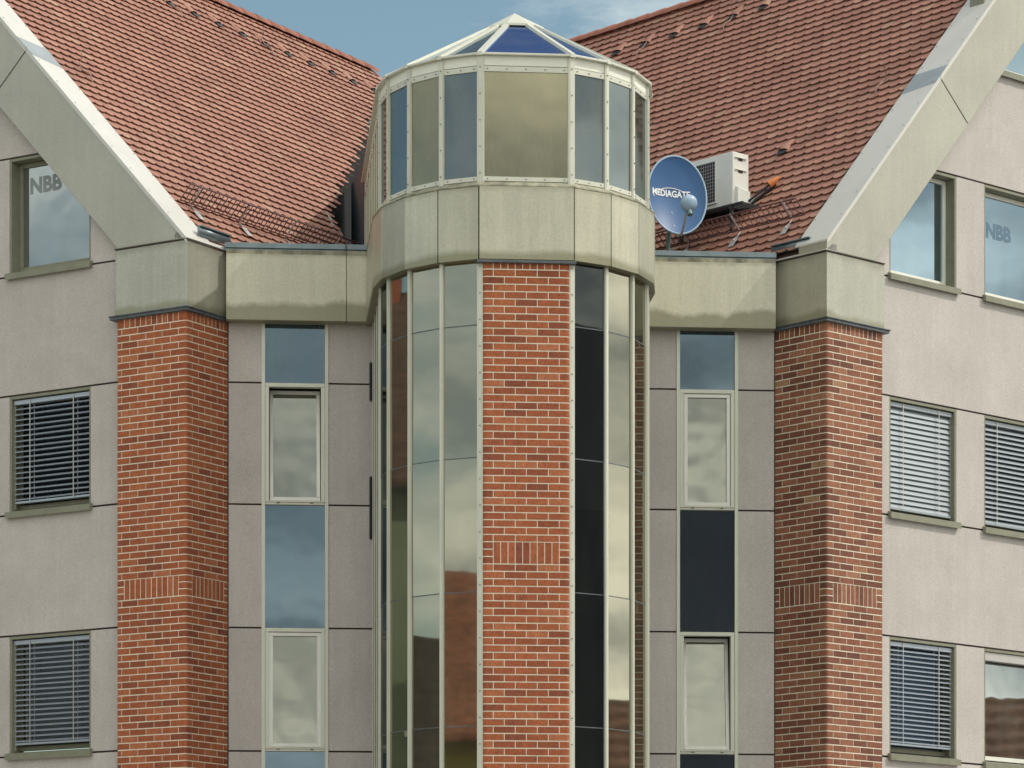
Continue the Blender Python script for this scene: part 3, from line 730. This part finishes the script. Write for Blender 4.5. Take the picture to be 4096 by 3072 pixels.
fascia(-0.01, 1.46); fascia(1.466, 1.84); fascia(5.0, 6.79)
fr_ = MB(); fr_.add([(-3.3, 41.6, 9.45+E), (3.1, 42.1, 9.45+E), (0.5, 49, 9.45+E), (-2.0, 49, 9.45+E)], [(0, 1, 2, 3)]); fr_.build('flat_roof', 'roofing_grey', building)

# ------------------------------------------------------------------ stair tower
RT = 1.585; ANG = [19, 36.5, 54.5, 72.5, 90]
def V2(a, r=RT, back=0):
    a = R(a); p = Vector((math.sin(a)*r, math.cos(a)*r+(-back)))     # local x, outward distance
    return (p.x, p.y)
def tp(x, d, z): return FT.p(x, d, z)
def facets(r=RT):
    A = [-a for a in ANG[::-1]]+ANG; pts = [V2(a, r) for a in A]
    return list(zip(pts[:-1], pts[1:]))
def ffr(p, q):
    P = tp(p[0], p[1], 0); Q = tp(q[0], q[1], 0)
    return Frame((P.x, P.y), (Q.x-P.x, Q.y-P.y)), (Q-P).length
tw = MB()
BACK = 4.25; BACK2 = 8.6
# dark core volume behind the glass
outl = [V2(a, 1.40) for a in [-90, -72, -54, -36, -18, 18, 36, 54, 72, 90]]
tw.prism([tp(x, d, -1.6) for x, d in outl]+[tp(1.40, -BACK, -1.6), tp(-1.40, -BACK, -1.6)], Vector((0, 0, 12.5)), 0)
tower = tw.build('stair_tower', 'interior', building)
# clad continuation at the rear
rc_ = MB()
rc_.hexa([tp(-1.6, -BACK-.01, 8.9), tp(1.6, -BACK-.01, 8.9), tp(1.6, -BACK2, 8.9), tp(-1.6, -BACK2, 8.9), tp(-1.6, -BACK-.01, 11.42), tp(1.6, -BACK-.01, 11.42), tp(1.6, -BACK2, 12.2), tp(-1.6, -BACK2, 12.2)])
rc_.build('rear_wall', 'blue_clad', tower)
sides = []
for sg in (-1, 1):
    n = 9; L_ = BACK/n
    ps = [(sg*RT, -L_*i) for i in range(n+1)]
    if sg > 0: sides.append(list(zip(ps[:-1], ps[1:])))
    else: sides.append([(q, p) for p, q in zip(ps[:-1], ps[1:])])
allf = [('f', i, f) for i, f in enumerate(facets())]+[('s', -1, f) for f in sides[0]]+[('s', 1, f) for f in sides[1]]
lowz = [-1.6, 0.54, 2.03, 3.53, 5.05, 6.57, 8.07, 8.86]
random.seed(21)
cnt = 0
for kind, idx, (p, q) in allf:
    F, w = ffr(p, q)
    front = kind == 'f' and idx == 4
    hidden_low = kind == 's' and -p[1] > 2.2
    # --- lower glazing
    if not front and not (kind == 's' and min(p[1], q[1]) < -2.0):
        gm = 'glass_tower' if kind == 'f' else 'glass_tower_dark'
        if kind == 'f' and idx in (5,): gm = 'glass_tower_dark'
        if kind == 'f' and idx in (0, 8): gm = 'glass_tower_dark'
        if kind == 'f':
            pass
        one = MB(); tl = MB()
        for z0, z1 in zip(lowz[:-1], lowz[1:]):
            ea, eb = random.uniform(-.002, .002), random.uniform(-.004, .004); e = [ea, 0, ea+eb, eb]; gd = -.014 if kind == 'f' and 0 < idx < 8 else -.005
            if kind == 's': e = [x*.5 for x in e]
            P = [F.p(0.02, -.052, z0+.006), F.p(w-.02, -.052, z0+.006), F.p(w-.02, gd+e[0], z0+.006), F.p(.02, gd+e[1], z0+.006), F.p(.02, -.052, z1-.006), F.p(w-.02, -.052, z1-.006), F.p(w-.02, gd+e[2], z1-.006), F.p(.02, gd+e[3], z1-.006)]
            P = [P[0], P[1], P[2], P[3], P[4], P[5], P[6], P[7]]
            if kind == 'f' and z0 > 1:
                g1 = MB(); g1.hexa(P); g1.build('glass_pane', gm, tower)
            else: one.hexa(P)
            tl.box(F, .02, w-.02, -.05, gd+.001, z1-.006, z1+.006)
            if kind == 'f':
                tl.build('transom_seal', 'slate', tower); tl = MB()
        if one.v: one.build('glass_pane', gm, tower)
        if tl.v: tl.build('transom_seal', 'slate', tower)
    # --- lantern glazing
    if not (kind == 's' and False):
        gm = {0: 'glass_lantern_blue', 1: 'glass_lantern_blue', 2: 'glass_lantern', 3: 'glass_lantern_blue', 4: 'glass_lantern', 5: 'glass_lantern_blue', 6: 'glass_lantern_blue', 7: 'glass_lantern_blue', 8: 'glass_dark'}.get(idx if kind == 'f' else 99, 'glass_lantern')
        g1 = MB(); gd = -.012 if kind == 'f' else -.004; ea, eb = random.uniform(-.002, .002), random.uniform(-.003, .003); e = [x*(1 if kind == 'f' else .3) for x in (ea, 0, ea+eb, eb)]
        g1.hexa([F.p(.02, -.052, 9.74), F.p(w-.02, -.052, 9.74), F.p(w-.02, gd+e[0], 9.74), F.p(.02, gd+e[1], 9.74), F.p(.02, -.052, 10.95), F.p(w-.02, -.052, 10.95), F.p(w-.02, gd+e[2], 10.95), F.p(.02, gd+e[3], 10.95)])
        g1.build('lantern_pane', gm, tower)
        hd = MB()
        hd.box(F, .03, w-.03, -.05, -.004, 11.005, 11.115); hd.box(F, .0, w, -.06, -.03, 10.98, 11.02, 1)
        hd.build('header_panel', ['header_paint', 'dark_metal_and_shade'], tower)
        hd = MB(); hs = MB()
        hd.box(F, .03, w-.03, -.05, 0.004, 10.935, 10.995); hs.box(F, .03, w-.03, -.05, 0.006, 9.695, 9.745)
        k = max(2, int(w/0.22)+1)
        for j in range(k):
            u = .08+(w-.16)*j/(k-1)
            hd.box(F, u-.006, u+.006, .003, .010, 10.959, 10.971, 2); hs.box(F, u-.006, u+.006, .003, .010, 9.714, 9.726, 2)
        hd.build('header_rail', ['aluminium', 'dark_metal_and_shade', 'screw'], tower); hs.build('sill_rail', ['aluminium', 'dark_metal_and_shade', 'screw'], tower)
# mullions
mulls = [-a for a in ANG[::-1]]+ANG
def mullion(x, d, nx, nd, z0, z1, wd, pr, flat):
    P = tp(x, d, 0); dirn = FT.U*nx+FT.N*nd; dirn.normalize()
    F = Frame((P.x, P.y), (-dirn.y, dirn.x))
    if F.N.dot(dirn) < 0: F = Frame((P.x, P.y), (dirn.y, -dirn.x))
    mb = MB(); mb.box(F, -wd/2, wd/2, -0.07, pr, z0, z1)
    mb.box(F, -wd*0.28, wd*0.28, pr, pr+0.005, z0, z1)
    if not flat:
        z = z0+0.12
        while z < z1: mb.box(F, -.006, .006, pr+.0075, pr+.013, z-.006, z+.006, 1); z += 0.30
    return mb
for a in mulls:
    x, d = V2(a, RT)
    s_, c_ = math.sin(R(a)), math.cos(R(a))
    wide = 0.078 if abs(a) == 19 else 0.060
    mullion(x, d, s_, c_, 9.66, 11.12, wide, 0.012, False).build('mullion', ['aluminium', 'screw'], tower)
    mullion(x, d, s_, c_, -1.6, 8.86, 0.074 if abs(a) == 19 else 0.046, 0.016 if abs(a) == 19 else 0.010, abs(a) != 19).build('mullion', ['aluminium', 'screw'], tower)
for sg in (-1, 1):
    for i in range(1, 10):
        x, d = sg*RT, -BACK/9*i
        mullion(x, d, sg, 0, 9.66, 11.12, 0.06, 0.0, True).build('mullion', ['aluminium', 'screw'], tower)
        if i < 5: mullion(x, d, sg, 0, -1.6, 8.86, 0.05, 0.0, True).build('mullion', ['aluminium', 'screw'], tower)
# cladding band
BAND = 1.668
A = [-a for a in ANG[::-1]]+ANG
bpts = [(-BAND, -BACK)]+[V2(a, BAND) for a in A]+[(BAND, -BACK)]
for i, (p, q) in enumerate(zip(bpts[:-1], bpts[1:])):
    F, w = ffr(p, q); mb = MB()
    pr = 0.012 if i == 5 else 0
    g0 = 0.006
    z0, z1 = 8.79, 9.615
    back = -0.11
    mb.hexa([F.p(g0-0.0, pr, z0), F.p(w-g0, pr, z0), F.p(w-.02, back, z0), F.p(.02, back, z0), F.p(g0, pr, z1), F.p(w-g0, pr, z1), F.p(w-.02, back, z1), F.p(.02, back, z1)])
    mb.build('band_panel', 'cladding_band', tower, 0.005)
# band core, soffit (dark) and weathered top ledge
ib = MB(); inner = [(-BAND+.02, -BACK)]+[V2(a, BAND-.02) for a in A]+[(BAND-.02, -BACK)]
inn2 = [(-1.42, -BACK)]+[V2(a, 1.42) for a in A]+[(1.42, -BACK)]
def ringband(mb, o_, i_, z0, z1, m=0):
    for k in range(len(o_)-1):
        mb.hexa([tp(*o_[k], z0), tp(*o_[k+1], z0), tp(*i_[k+1], z0), tp(*i_[k], z0), tp(*o_[k], z1), tp(*o_[k+1], z1), tp(*i_[k+1], z1), tp(*i_[k], z1)], m)
ringband(ib, inner, inn2, 8.80, 9.60)
ib.build('band_soffit', 'dark_metal_and_shade', tower)
lg = MB(); o1 = [(-BAND-.004, -BACK)]+[V2(a, BAND+.004) for a in A]+[(BAND+.004, -BACK)]; i1 = [(-1.57, -BACK)]+[V2(a, 1.57) for a in A]+[(1.57, -BACK)]
for k in range(len(o1)-1):
    lg.hexa([tp(*o1[k], 9.617), tp(*o1[k+1], 9.617), tp(*i1[k+1], 9.617), tp(*i1[k], 9.617), tp(*o1[k], 9.63), tp(*o1[k+1], 9.63), tp(*i1[k+1], 9.70), tp(*i1[k], 9.70)])
lg.build('band_ledge', 'band_sill', tower)
# brick pier in the wide front bay
F, w = ffr(V2(-19), V2(19)); pier = MB(); random.seed(9)
PD = 0.05; u0, u1 = 0.0, w
u0 = (w-0.99)/2; u1 = u0+0.99
brick_fp(pier, F, u0+.003, u1-.003, -.07, PD-.003, -1.6, 8.79, 'lr', 0.042, None, 1)
n = int((ZTOP+1.6)/PITCH)
for i in range(n):
    z = ZTOP-PITCH*(i+1)+0.01
    if 37 <= i <= 39:
        brick_fp(pier, F, u0, u0+.115, -.06, PD, z, z+BH, 'l', 0.04); brick_fp(pier, F, u1-.115, u1, -.06, PD, z, z+BH, 'r', 0.04); continue
    if i % 2 == 0:
        brick_fp(pier, F, u0, u0+.115, -.06, PD, z, z+BH, 'l', 0.04)
        for k in range(3): brick_fp(pier, F, u0+.125+.25*k, u0+.365+.25*k, -.06, PD+random.uniform(-.001, .001), z, z+BH)
        brick_fp(pier, F, u1-.115, u1, -.06, PD, z, z+BH, 'r', 0.04)
    else:
        for k in range(4): brick_fp(pier, F, u0+.25*k, u0+.24+.25*k, -.06, PD+random.uniform(-.001, .001), z, z+BH, 'l' if k == 0 else ('r' if k == 3 else None), 0.04)
for z0, z1 in ((ZTOP-PITCH*40+0.01, ZTOP-PITCH*37), (ZTOP+0.01, 8.785)):
    u = u0+.125
    while u+.073 < u1-.11: pier.box(F, u, u+.0733, -.06, PD+random.uniform(-.001, .001), z0, z1); u += PITCH
brick_fp(pier, F, u0, u0+.115, -.06, PD, ZTOP+.01, 8.785, 'l', 0.04); brick_fp(pier, F, u1-.115, u1, -.06, PD, ZTOP+.01, 8.785, 'r', 0.04)
pier.build('brick_pier', ['brick', 'mortar'], tower)
lt = MB(); F2, w2 = ffr(V2(-19, BAND), V2(19, BAND)); lt.box(F2, -0.02, w2+.02, -0.10, 0.02, 8.755, 8.785); lt.build('pier_flashing', 'slate', tower)
# glazed tent roof
ZE, ZA, RE = 11.125, 12.02, 1.635
rim = [(-RE, -BACK)]+[V2(a, RE) for a in A]+[(RE, -BACK)]
apex = tp(0, 0, ZA); apb = tp(0, -BACK, ZA)
rf = MB(); rb = MB()
def toward(p, f): return (p[0]*(1-f), p[1]*(1-f), ZE+(ZA-ZE)*f)
for k in range(1, len(rim)-2):
    p, q = rim[k], rim[k+1]
    sk = MB(); P = [tp(*toward(p, .03)), tp(*toward(q, .03)), tp(*toward(q, .84)), tp(*toward(p, .84))]
    sk.prism([x+Vector((0, 0, -.01)) for x in P], Vector((0, 0, -.012))); sk.build('skylight_pane', 'glass_skylight' if k in (5, 6) else 'glass_skylight_pale', tower)
for k in range(1, len(rim)-1):
    p = rim[k]; a_ = Vector(toward(p, 0)); b_ = Vector(toward(p, .86))
    tx = Vector((-p[1], p[0])).normalized()*0.027
    big = 1.25 if k in (5, 6) else 1.0
    tx *= big
    def rp(v, sx, dz): return tp(v[0]+tx.x*sx, v[1]+tx.y*sx, v[2]+dz)
    rb.hexa([rp(a_, -1, -.02), rp(a_, 1, -.02), rp(b_, 1, -.02), rp(b_, -1, -.02), rp(a_, -.8, .022), rp(a_, .8, .022), rp(b_, .8, .022), rp(b_, -.8, .022)])
rb.build('roof_rib', 'aluminium', tower)
# straight roof part to the rear with a glazed slope on either side
for sg in (-1, 1):
    sk = MB(); sk.add([tp(sg*RE, 0, ZE+.0), tp(sg*RE, -BACK, ZE+.0), tp(0, -BACK, ZA-.01), tp(0, 0, ZA-.01)], [(0, 1, 2, 3)]); sk.build('skylight_pane', 'glass_skylight', tower)
ev = MB(); ringband(ev, [(x*1.0, y) for x, y in rim], [(-1.5, -BACK)]+[V2(a, 1.5) for a in A]+[(1.5, -BACK)], 11.116, 11.14)
ev.build('roof_edge', 'aluminium', tower, 0.003)
cap = MB(); RC = 0.40
cr_ = [V2(a, RC) for a in range(-180, 180, 36)]; cr_ = [V2(a, RC) for a in [-162, -126, -90, -54, -18, 18, 54, 90, 126, 162]]
zc = ZE+(ZA-ZE)*(1-RC/RE)+.03
for k in range(len(cr_)):
    p, q = cr_[k], cr_[(k+1) % len(cr_)]
    cap.add([tp(*p, zc), tp(*q, zc), tp(0, 0, ZA+.04)], [(0, 1, 2)]); cap.add([tp(*p, zc), tp(*q, zc), tp(*q, zc-.025), tp(*p, zc-.025)], [(0, 1, 2, 3)])
cap.build('roof_cap', 'aluminium', tower)
# slim dark strips where the tower meets the left facade
for z0, z1 in ((7.86, 8.34), (6.15, 6.93)):
    db = MB(); db.box(FF, 1.75, 1.79, 0.001, 0.04, z0, z1); db.build('gap_seal', 'rubber', tower, 0.02)
adopt(building)

# ------------------------------------------------------------------ satellite dish
def hexp(p): return Vector(p)
dc = Vector((2.12, 42.6, 11.25+E-0.0)); dc = Vector(((2709-2048)/13350*42.7, 42.7, (4150-780)/13350*42.7+E))
dish = thing('satellite_dish', 'round blue grey satellite dish behind the parapet beside the glazed tower', 'satellite dish', (dc.x, dc.y+.1, 9.45+E))
AZ, EL_ = R(20), R(6)
dn = Vector((math.sin(AZ)*math.cos(EL_), -math.cos(AZ)*math.cos(EL_), math.sin(EL_))).normalized()
dx = Vector((0, 0, 1)).cross(dn).normalized(); dx = -dx if dx.x < 0 else dx; dy = dn.cross(dx); dy = -dy if dy.z < 0 else dy
RX, RY, DEP = 0.405, 0.512, 0.085
mb = MB(); n = 48; rings = 9; V = [dc-dn*DEP]
for i in range(1, rings+1):
    f = i/rings
    for k in range(n):
        a = 2*math.pi*k/n; V.append(dc+dx*math.cos(a)*RX*f+dy*math.sin(a)*RY*f-dn*DEP*(1-f*f))
fs = [(0, 1+k, 1+(k+1) % n) for k in range(n)]
for i in range(rings-1):
    for k in range(n): fs.append((1+i*n+k, 1+i*n+(k+1) % n, 1+(i+1)*n+(k+1) % n, 1+(i+1)*n+k))
mb.add(V, fs, 0, 0.5, True)
V2_ = [v-dn*0.012 for v in V]; mb.add(V2_, [tuple(reversed(f)) for f in fs], 0, 0.5, True)
mb.build('reflector', 'dish_paint', dish)
rm = MB(); rm.tube([dc+dx*math.cos(2*math.pi*k/n)*RX+dy*math.sin(2*math.pi*k/n)*RY for k in range(n+1)], 0.013, 8); rm.build('rim', 'lnb', dish)
arm = MB(); foot = dc-dy*(RY+.02)-dn*.02; lnbp = dc+dn*0.34-dy*0.225
arm.tube([foot, foot+dn*.12-dy*.0, lnbp-dn*.03-dy*.05], 0.016, 8); arm.tube([foot+dx*.04, lnbp-dn*.06-dy*.03+dx*.02], 0.008, 6)
arm.build('feed_arm', 'bracket_zinc', dish)
fc = MB(); ax = (dc-lnbp).normalized(); 
prof = [(-.05, .0), (-.05, .06), (-.02, .10), (.02, .112), (.06, .10), (.09, .07), (.10, 0.002)]
fc.tube([lnbp-ax*h for h, r in prof], [max(r, .002) for h, r in prof], 20, caps=False); fc.build('feed_horn', 'lnb', dish)
nk = MB(); nk.tube([lnbp-dy*.06, lnbp-dy*.14-ax*.05], 0.035, 10); nk.build('converter', 'teal_metal', dish)
mst = MB(); mst.tube([(dc-dn*.22-dy*.1), Vector((dc.x-.12, dc.y+.25, dc.z-.75)), Vector((dc.x-.12, dc.y+.25, 9.45+E))], 0.03, 10)
mst.tube([dc-dn*.125-dy*.02, dc-dn*.22-dy*.1], 0.05, 10); mst.box(Frame((dc.x-.12, dc.y+.25), (1, 0.1)), -.12, .12, -.12, .12, 9.45, 9.95)
mst.build('mast', 'teal_metal', dish)
# raised lettering following the bowl
def bowl(p2):                                # p2 in dish plane coords
    f2 = (p2[0]/RX)**2+(p2[1]/RY)**2; return -DEP*(1-f2)
o = text_mesh('MEDIAGATE', 0.118, Matrix.Identity(4), 'lettering', 'dish_white', dish, 0.002, 0.0035)
me = o.data
bmt = bmesh.new(); bmt.from_mesh(me); bmesh.ops.subdivide_edges(bmt, edges=[e for e in bmt.edges if e.calc_length() > .03], cuts=1); bmt.to_mesh(me); bmt.free()
wmax = max(v.co.x for v in me.vertices)
for v in me.vertices:
    x, y = v.co.x/wmax*0.27-0.065, v.co.y-0.002
    v.co = dc+dx*x+dy*y+dn*(bowl((x, y))+0.004+v.co.z)
ar = MB(); pts = []
for i in range(15):
    a = math.pi*(0.12+0.76*i/14); x, y = -0.05+math.cos(a)*0.19, 0.025+math.sin(a)*0.085; pts.append(dc+dx*x+dy*y+dn*(bowl((x, y))+.004))
ar.tube(pts, 0.006, 6); ar.build('swoosh', 'dish_white', dish)
bt = MB()
for (x, y) in ((-.31, -.02), (.20, -.05), (-.06, -.22), (-.05, -.40)):
    c_ = dc+dx*x+dy*y+dn*(bowl((x, y))+.003); bt.tube([c_, c_+dn*.006], .009, 8)
bt.build('bolt_head', 'dish_white', dish)
adopt(dish)

# ------------------------------------------------------------------ air conditioner on the right roof
ac = thing('air_conditioner', 'white outdoor air conditioning unit standing on the right tiled roof behind the dish', 'air conditioner', (2.55, 43.6, 10.3+E))
# corner nearest the viewer
Ya = 43.0; A0 = Vector(((2931-2048)/13350*Ya, Ya)); zb_ = (4150-822)/13350*Ya; zt_ = (4150-604)/13350*Ya
# front along the eave direction (away), side along UR
FA = Frame(A0, BR); 
if FA.N.dot(-UR) < 0: FA = Frame(A0, BR, flip=True)
WA, DA = 0.86, 0.30
mb = MB(); mb.box(FA, 0, WA, 0, -DA, zb_, zt_); mb.build('casing', 'unit_white', ac, 0.012)
gr = MB(); gu0, gu1, gz0, gz1 = 0.30, 0.80, zb_+.10, zt_-.08
gr.box(FA, gu0, gu1, 0.001, 0.004, gz0, gz1, 1)
nb_ = 12
for i in range(nb_+1):
    z = gz0+(gz1-gz0)*i/nb_; gr.box(FA, gu0, gu1, .012, .016, z-.002, z+.002)
for i in range(13):
    u = gu0+(gu1-gu0)*i/12; gr.box(FA, u-.002, u+.002, .0165, .020, gz0, gz1)
gr.build('fan_grille', ['bracket_zinc', 'unit_grill'], ac)
fr2 = MB()
for (a, b, c_, d_) in ((gu0-.02, gu1+.02, gz0-.02, gz0), (gu0-.02, gu1+.02, gz1, gz1+.02), (gu0-.02, gu0, gz0, gz1), (gu1, gu1+.02, gz0, gz1)): fr2.box(FA, a, b, .001, .022, c_, d_)
fr2.build('grille_frame', 'unit_white', ac, .003)
FS = Frame(A0, UR)                           # the narrow right side
sd = MB()
for zz in (0.055, 0.21): 
    z = zt_-zz; sd.box(FS, .10, .18, .0015, .004, z-.05, z-.02, 1)
    sd.box(FS, .04, .25, .001, .02, z-.018, z-.008, 0)
sd.build('side_handle', ['unit_white', 'unit_grill'], ac); sd = MB()
P = [FS.p(.05, .001, zb_+.02), FS.p(.27, .001, zb_+.02), FS.p(.27, .05, zb_+.02), FS.p(.05, .05, zb_+.02)]
sd.hexa([FS.p(.05, .001, zb_+.02), FS.p(.28, .001, zb_+.02), FS.p(.28, .045, zb_+.02), FS.p(.05, .045, zb_+.02), FS.p(.05, .001, zb_+.26), FS.p(.28, .001, zb_+.24), FS.p(.28, .045, zb_+.21), FS.p(.05, .045, zb_+.24)], 0)
sd.build('valve_cover', ['unit_white', 'unit_grill'], ac)
rk = MB()
rk.box(FA, -.28, WA+.15, .12, .09, zb_-.04, zb_-.012); rk.box(FA, -.28, WA+.15, -DA-.1, -DA-.13, zb_-.04, zb_-.012)
for i in range(22):
    u = -.27+i*.06; rk.box(FA, u, u+.02, .09, -DA-.1, zb_-.035, zb_-.015)
for u in (-.1, WA-.05):
    rk.box(FA, u, u+.04, .12, .08, zb_-.36, zb_-.04); rk.box(FA, u, u+.04, -DA-.1, -DA-.14, zb_-.12, zb_-.04)
rk.build('support_rack', 'rubber', ac)
ho = MB(); s0_ = FS.p(.28, .03, zb_+.10)
ent = ptR(1.07, 1.84, 0.10)
mid = ptR(0.86, 2.06, 0.10)
ho.tube([s0_, FS.p(.40, .05, zb_+.07), mid, mid.lerp(ent, .3)], 0.014, 8); ho.tube([s0_+Vector((0, 0, -.07)), FS.p(.42, .05, zb_+.01), mid+Vector((0, 0, -.05)), mid.lerp(ent, .3)], 0.012, 8)
ho.build('hose', 'dish_white', ac)
pp = MB()
for o_ in (Vector((0, 0, 0)), Vector((.045, 0, -.02)), Vector((.02, .03, -.05))):
    pp.tube([mid+o_, mid.lerp(ent, .5)+o_, ent+o_], 0.017, 8)
pp.build('pipe', 'rubber', ac)
adopt(ac)
hd_ = MB(); n = 12                              # orange hooded lead-through in the tiles
base = ent
ring0 = []; axd = (ent-mid).normalized(); hx = axd.cross(Vector((0, 0, 1))).normalized(); hy = hx.cross(axd)
hd_.tube([ent-axd*.05, ent+axd*.02, ent+axd*.08, ent+axd*.12], [0.052, 0.046, 0.030, 0.008], 16, caps=False)
o = hd_.build('pipe_hood', 'orange_plastic', roofR); o.matrix_parent_inverse = roofR.matrix_world.inverted()
scene.view_layers[0].update()
#HOUSES
# ------------------------------------------------------------------ houses across the street (seen mirrored in the glass)
mat('render_yellow', (0.42, 0.34, 0.09), 0.9, n_scale=1, n_amt=0.1)
mat('render_green', (0.20, 0.25, 0.17), 0.9, n_scale=1, n_amt=0.1)
mat('render_cream', (0.52, 0.47, 0.36), 0.9, n_scale=1, n_amt=0.1)
mat('corrugated', (0.09, 0.10, 0.10), 0.5)
mat('olive_panel', (0.20, 0.18, 0.11), 0.8)
mat('dark_glass_wall', (0.022, 0.024, 0.026), 0.3)
def tiles_mat(name, c1):
    m = mat(name, c1, 0.85, n_scale=1.2, n_amt=0.2, fine=0.25, fine_scale=6)
    t = m.node_tree; b = t.nodes['Principled BSDF']; src = b.inputs['Base Color'].links[0].from_socket
    geo = N(t, 'ShaderNodeNewGeometry'); wv = N(t, 'ShaderNodeTexWave', i_Scale=1.15, i_Distortion=0.0, i_Detail=0.0); wv.bands_direction = 'Z'; t.links.new(geo.outputs['Position'], wv.inputs['Vector'])
    bp = N(t, 'ShaderNodeBump', i_Strength=0.6, i_Distance=0.05); t.links.new(wv.outputs['Fac'], bp.inputs['Height']); t.links.new(bp.outputs[0], b.inputs['Normal'])
tiles_mat('far_tile', (0.26, 0.10, 0.055)); tiles_mat('far_tile_dark', (0.035, 0.024, 0.020)); tiles_mat('far_tile_brown_shaded', (0.08, 0.040, 0.028))  # brown tile darkened, the shade on that roof put into its colour
def house(name, label, loc, rot, w, d, h, rh, wallm, tilem, cols, floors):
    root = thing(name, label, 'house', (loc[0], loc[1], 0)); root.rotation_euler = (0, 0, rot)
    Fh = Frame((0, 0), (1, 0)); z0 = -E
    mb = MB(); mb.box(Fh, -w/2, w/2, -d/2, d/2, z0, z0+h)
    mb.prism([Vector((-w/2, -d/2, h)), Vector((-w/2, d/2, h)), Vector((-w/2, 0, h+rh))], Vector((w, 0, 0)))
    mb.build('wall', wallm, root)
    rf = MB()
    for s in (-1, 1):
        P = [Vector((-w/2-.3, 0, h+rh+.12)), Vector((w/2+.3, 0, h+rh+.12)), Vector((w/2+.3, s*(d/2+.45), h-.3)), Vector((-w/2-.3, s*(d/2+.45), h-.3))]
        rf.prism(P, Vector((0, 0, .15)))
    r_ = rf.build('roof', tilem, root)
    ch = MB(); ch.box(Fh, w*.2, w*.2+.6, -.3, .3, z0+h+rh-1, z0+h+rh+.9); ch.box(Fh, w*.2-.05, w*.2+.65, -.35, .35, z0+h+rh+.9, z0+h+rh+1.0); ch.build('chimney', 'brick', r_)
    for s in (-1, 1):
        for i in range(cols):
            for k in range(floors):
                u = -w/2+w*(i+.5)/cols; z = z0+1.0+2.8*k
                f = MB()
                a, b = (d/2+.002, d/2+.06) if s > 0 else (-d/2-.06, -d/2-.002)
                f.box(Fh, u-.55, u+.55, a, b, z, z+.08); f.box(Fh, u-.55, u+.55, a, b, z+1.42, z+1.5); f.box(Fh, u-.55, u-.47, a, b, z+.08, z+1.42); f.box(Fh, u+.47, u+.55, a, b, z+.08, z+1.42); f.box(Fh, u-.04, u+.04, a, b, z+.08, z+1.42)
                wd_ = f.build('window', 'frame_white', root)
                p_ = MB(); a, b = (d/2+.004, d/2+.02) if s > 0 else (-d/2-.02, -d/2-.004)
                p_.box(Fh, u-.47, u-.04, a, b, z+.08, z+1.42); p_.box(Fh, u+.04, u+.47, a, b, z+.08, z+1.42); p_.build('pane', 'glass_dark', wd_)
    for s in (-1, 1):                            # gable windows and timber beams
        for (y, z) in ((-1.6, 1.2), (1.6, 1.2), (-1.6, 3.9), (1.6, 3.9), (0, h-.2)):
            f = MB(); a, b = (w/2+.002, w/2+.07) if s > 0 else (-w/2-.07, -w/2-.002)
            zz = z0+z
            f.box(Fh, a, b, y-.5, y+.5, zz, zz+.08); f.box(Fh, a, b, y-.5, y+.5, zz+1.3, zz+1.38); f.box(Fh, a, b, y-.5, y-.42, zz+.08, zz+1.3); f.box(Fh, a, b, y+.42, y+.5, zz+.08, zz+1.3)
            wd_ = f.build('window', 'frame_white', root); p_ = MB(); a, b = (w/2+.004, w/2+.02) if s > 0 else (-w/2-.02, -w/2-.004)
            p_.box(Fh, a, b, y-.42, y+.42, zz+.08, zz+1.3); p_.build('pane', 'glass_dark', wd_)
        for z in (2.9, h-.35):
            bm_ = MB(); a, b = (w/2+.001, w/2+.045) if s > 0 else (-w/2-.045, -w/2-.001); bm_.box(Fh, a, b, -d/2+.02, d/2-.02, z0+z, z0+z+.18); bm_.build('beam', 'far_timber', root)
    return root
mat('far_timber', (0.05, 0.035, 0.025), 0.8)
house('yellow_house', 'yellow rendered house with red tiled roof across the street, mirrored in the tower glass', (-19, 18), R(-50), 12, 8, 7.2, 3.2, 'render_yellow', 'far_tile', 3, 2)
house('green_house', 'tall grey green house with a steep brown tiled roof left of the office building', (-21.5, 47), R(64), 12, 9, 11.0, 3.8, 'render_green', 'far_tile_brown_shaded', 4, 3)
house('dark_roofed_house', 'low house with a nearly black tiled roof, mirrored in the tower glass', (-26, 31), R(80), 12, 9, 4.6, 4.3, 'render_cream', 'far_tile_dark', 4, 1)
house('cream_house', 'cream house with red tiled roof mirrored low in the right tower glass', (27, 42), R(-80), 10, 8, 4.4, 3.4, 'render_cream', 'far_tile', 3, 2)
dk = thing('glazed_office_block', 'nearly black office block with corrugated upper storey, mirrored in the right tower glass', 'building', (16.5, 27.5, 0)); dk.rotation_euler = (0, 0, R(-64))
Fh = Frame((0, 0), (1, 0)); mb = MB(); mb.box(Fh, -4, 4, -3, 3, -1.6, 8.6); mb.build('wall', 'dark_glass_wall', dk)
mb = MB()
for i in range(54):
    u = -4.05+i*.15; mb.box(Fh, u, u+.075, -3.05, 3.05, 8.6, 11.5)
mb.box(Fh, -4, 4, -3.0, 3.0, 8.6, 11.52); mb.build('corrugated_storey', 'corrugated', dk)
for k in range(3):
    mb = MB(); mb.box(Fh, -3.6, 3.6, 3.003, 3.05, .4+2.8*k, 1.9+2.8*k); mb.build('window_band', 'glass_dark', dk)
    mb = MB(); mb.box(Fh, -3.6, 3.6, -3.05, -3.003, .4+2.8*k, 1.9+2.8*k); mb.build('window_band', 'glass_dark', dk)
for k in range(2):
    for a, b in ((3.004, 3.09), (-3.09, -3.004)):
        mb = MB(); mb.box(Fh, -2.6, -1.0, a, b, 2.05+2.8*k, 3.1+2.8*k); mb.build('olive_board', 'olive_panel', dk)  # olive boards added for the patch mirrored in the tower glass
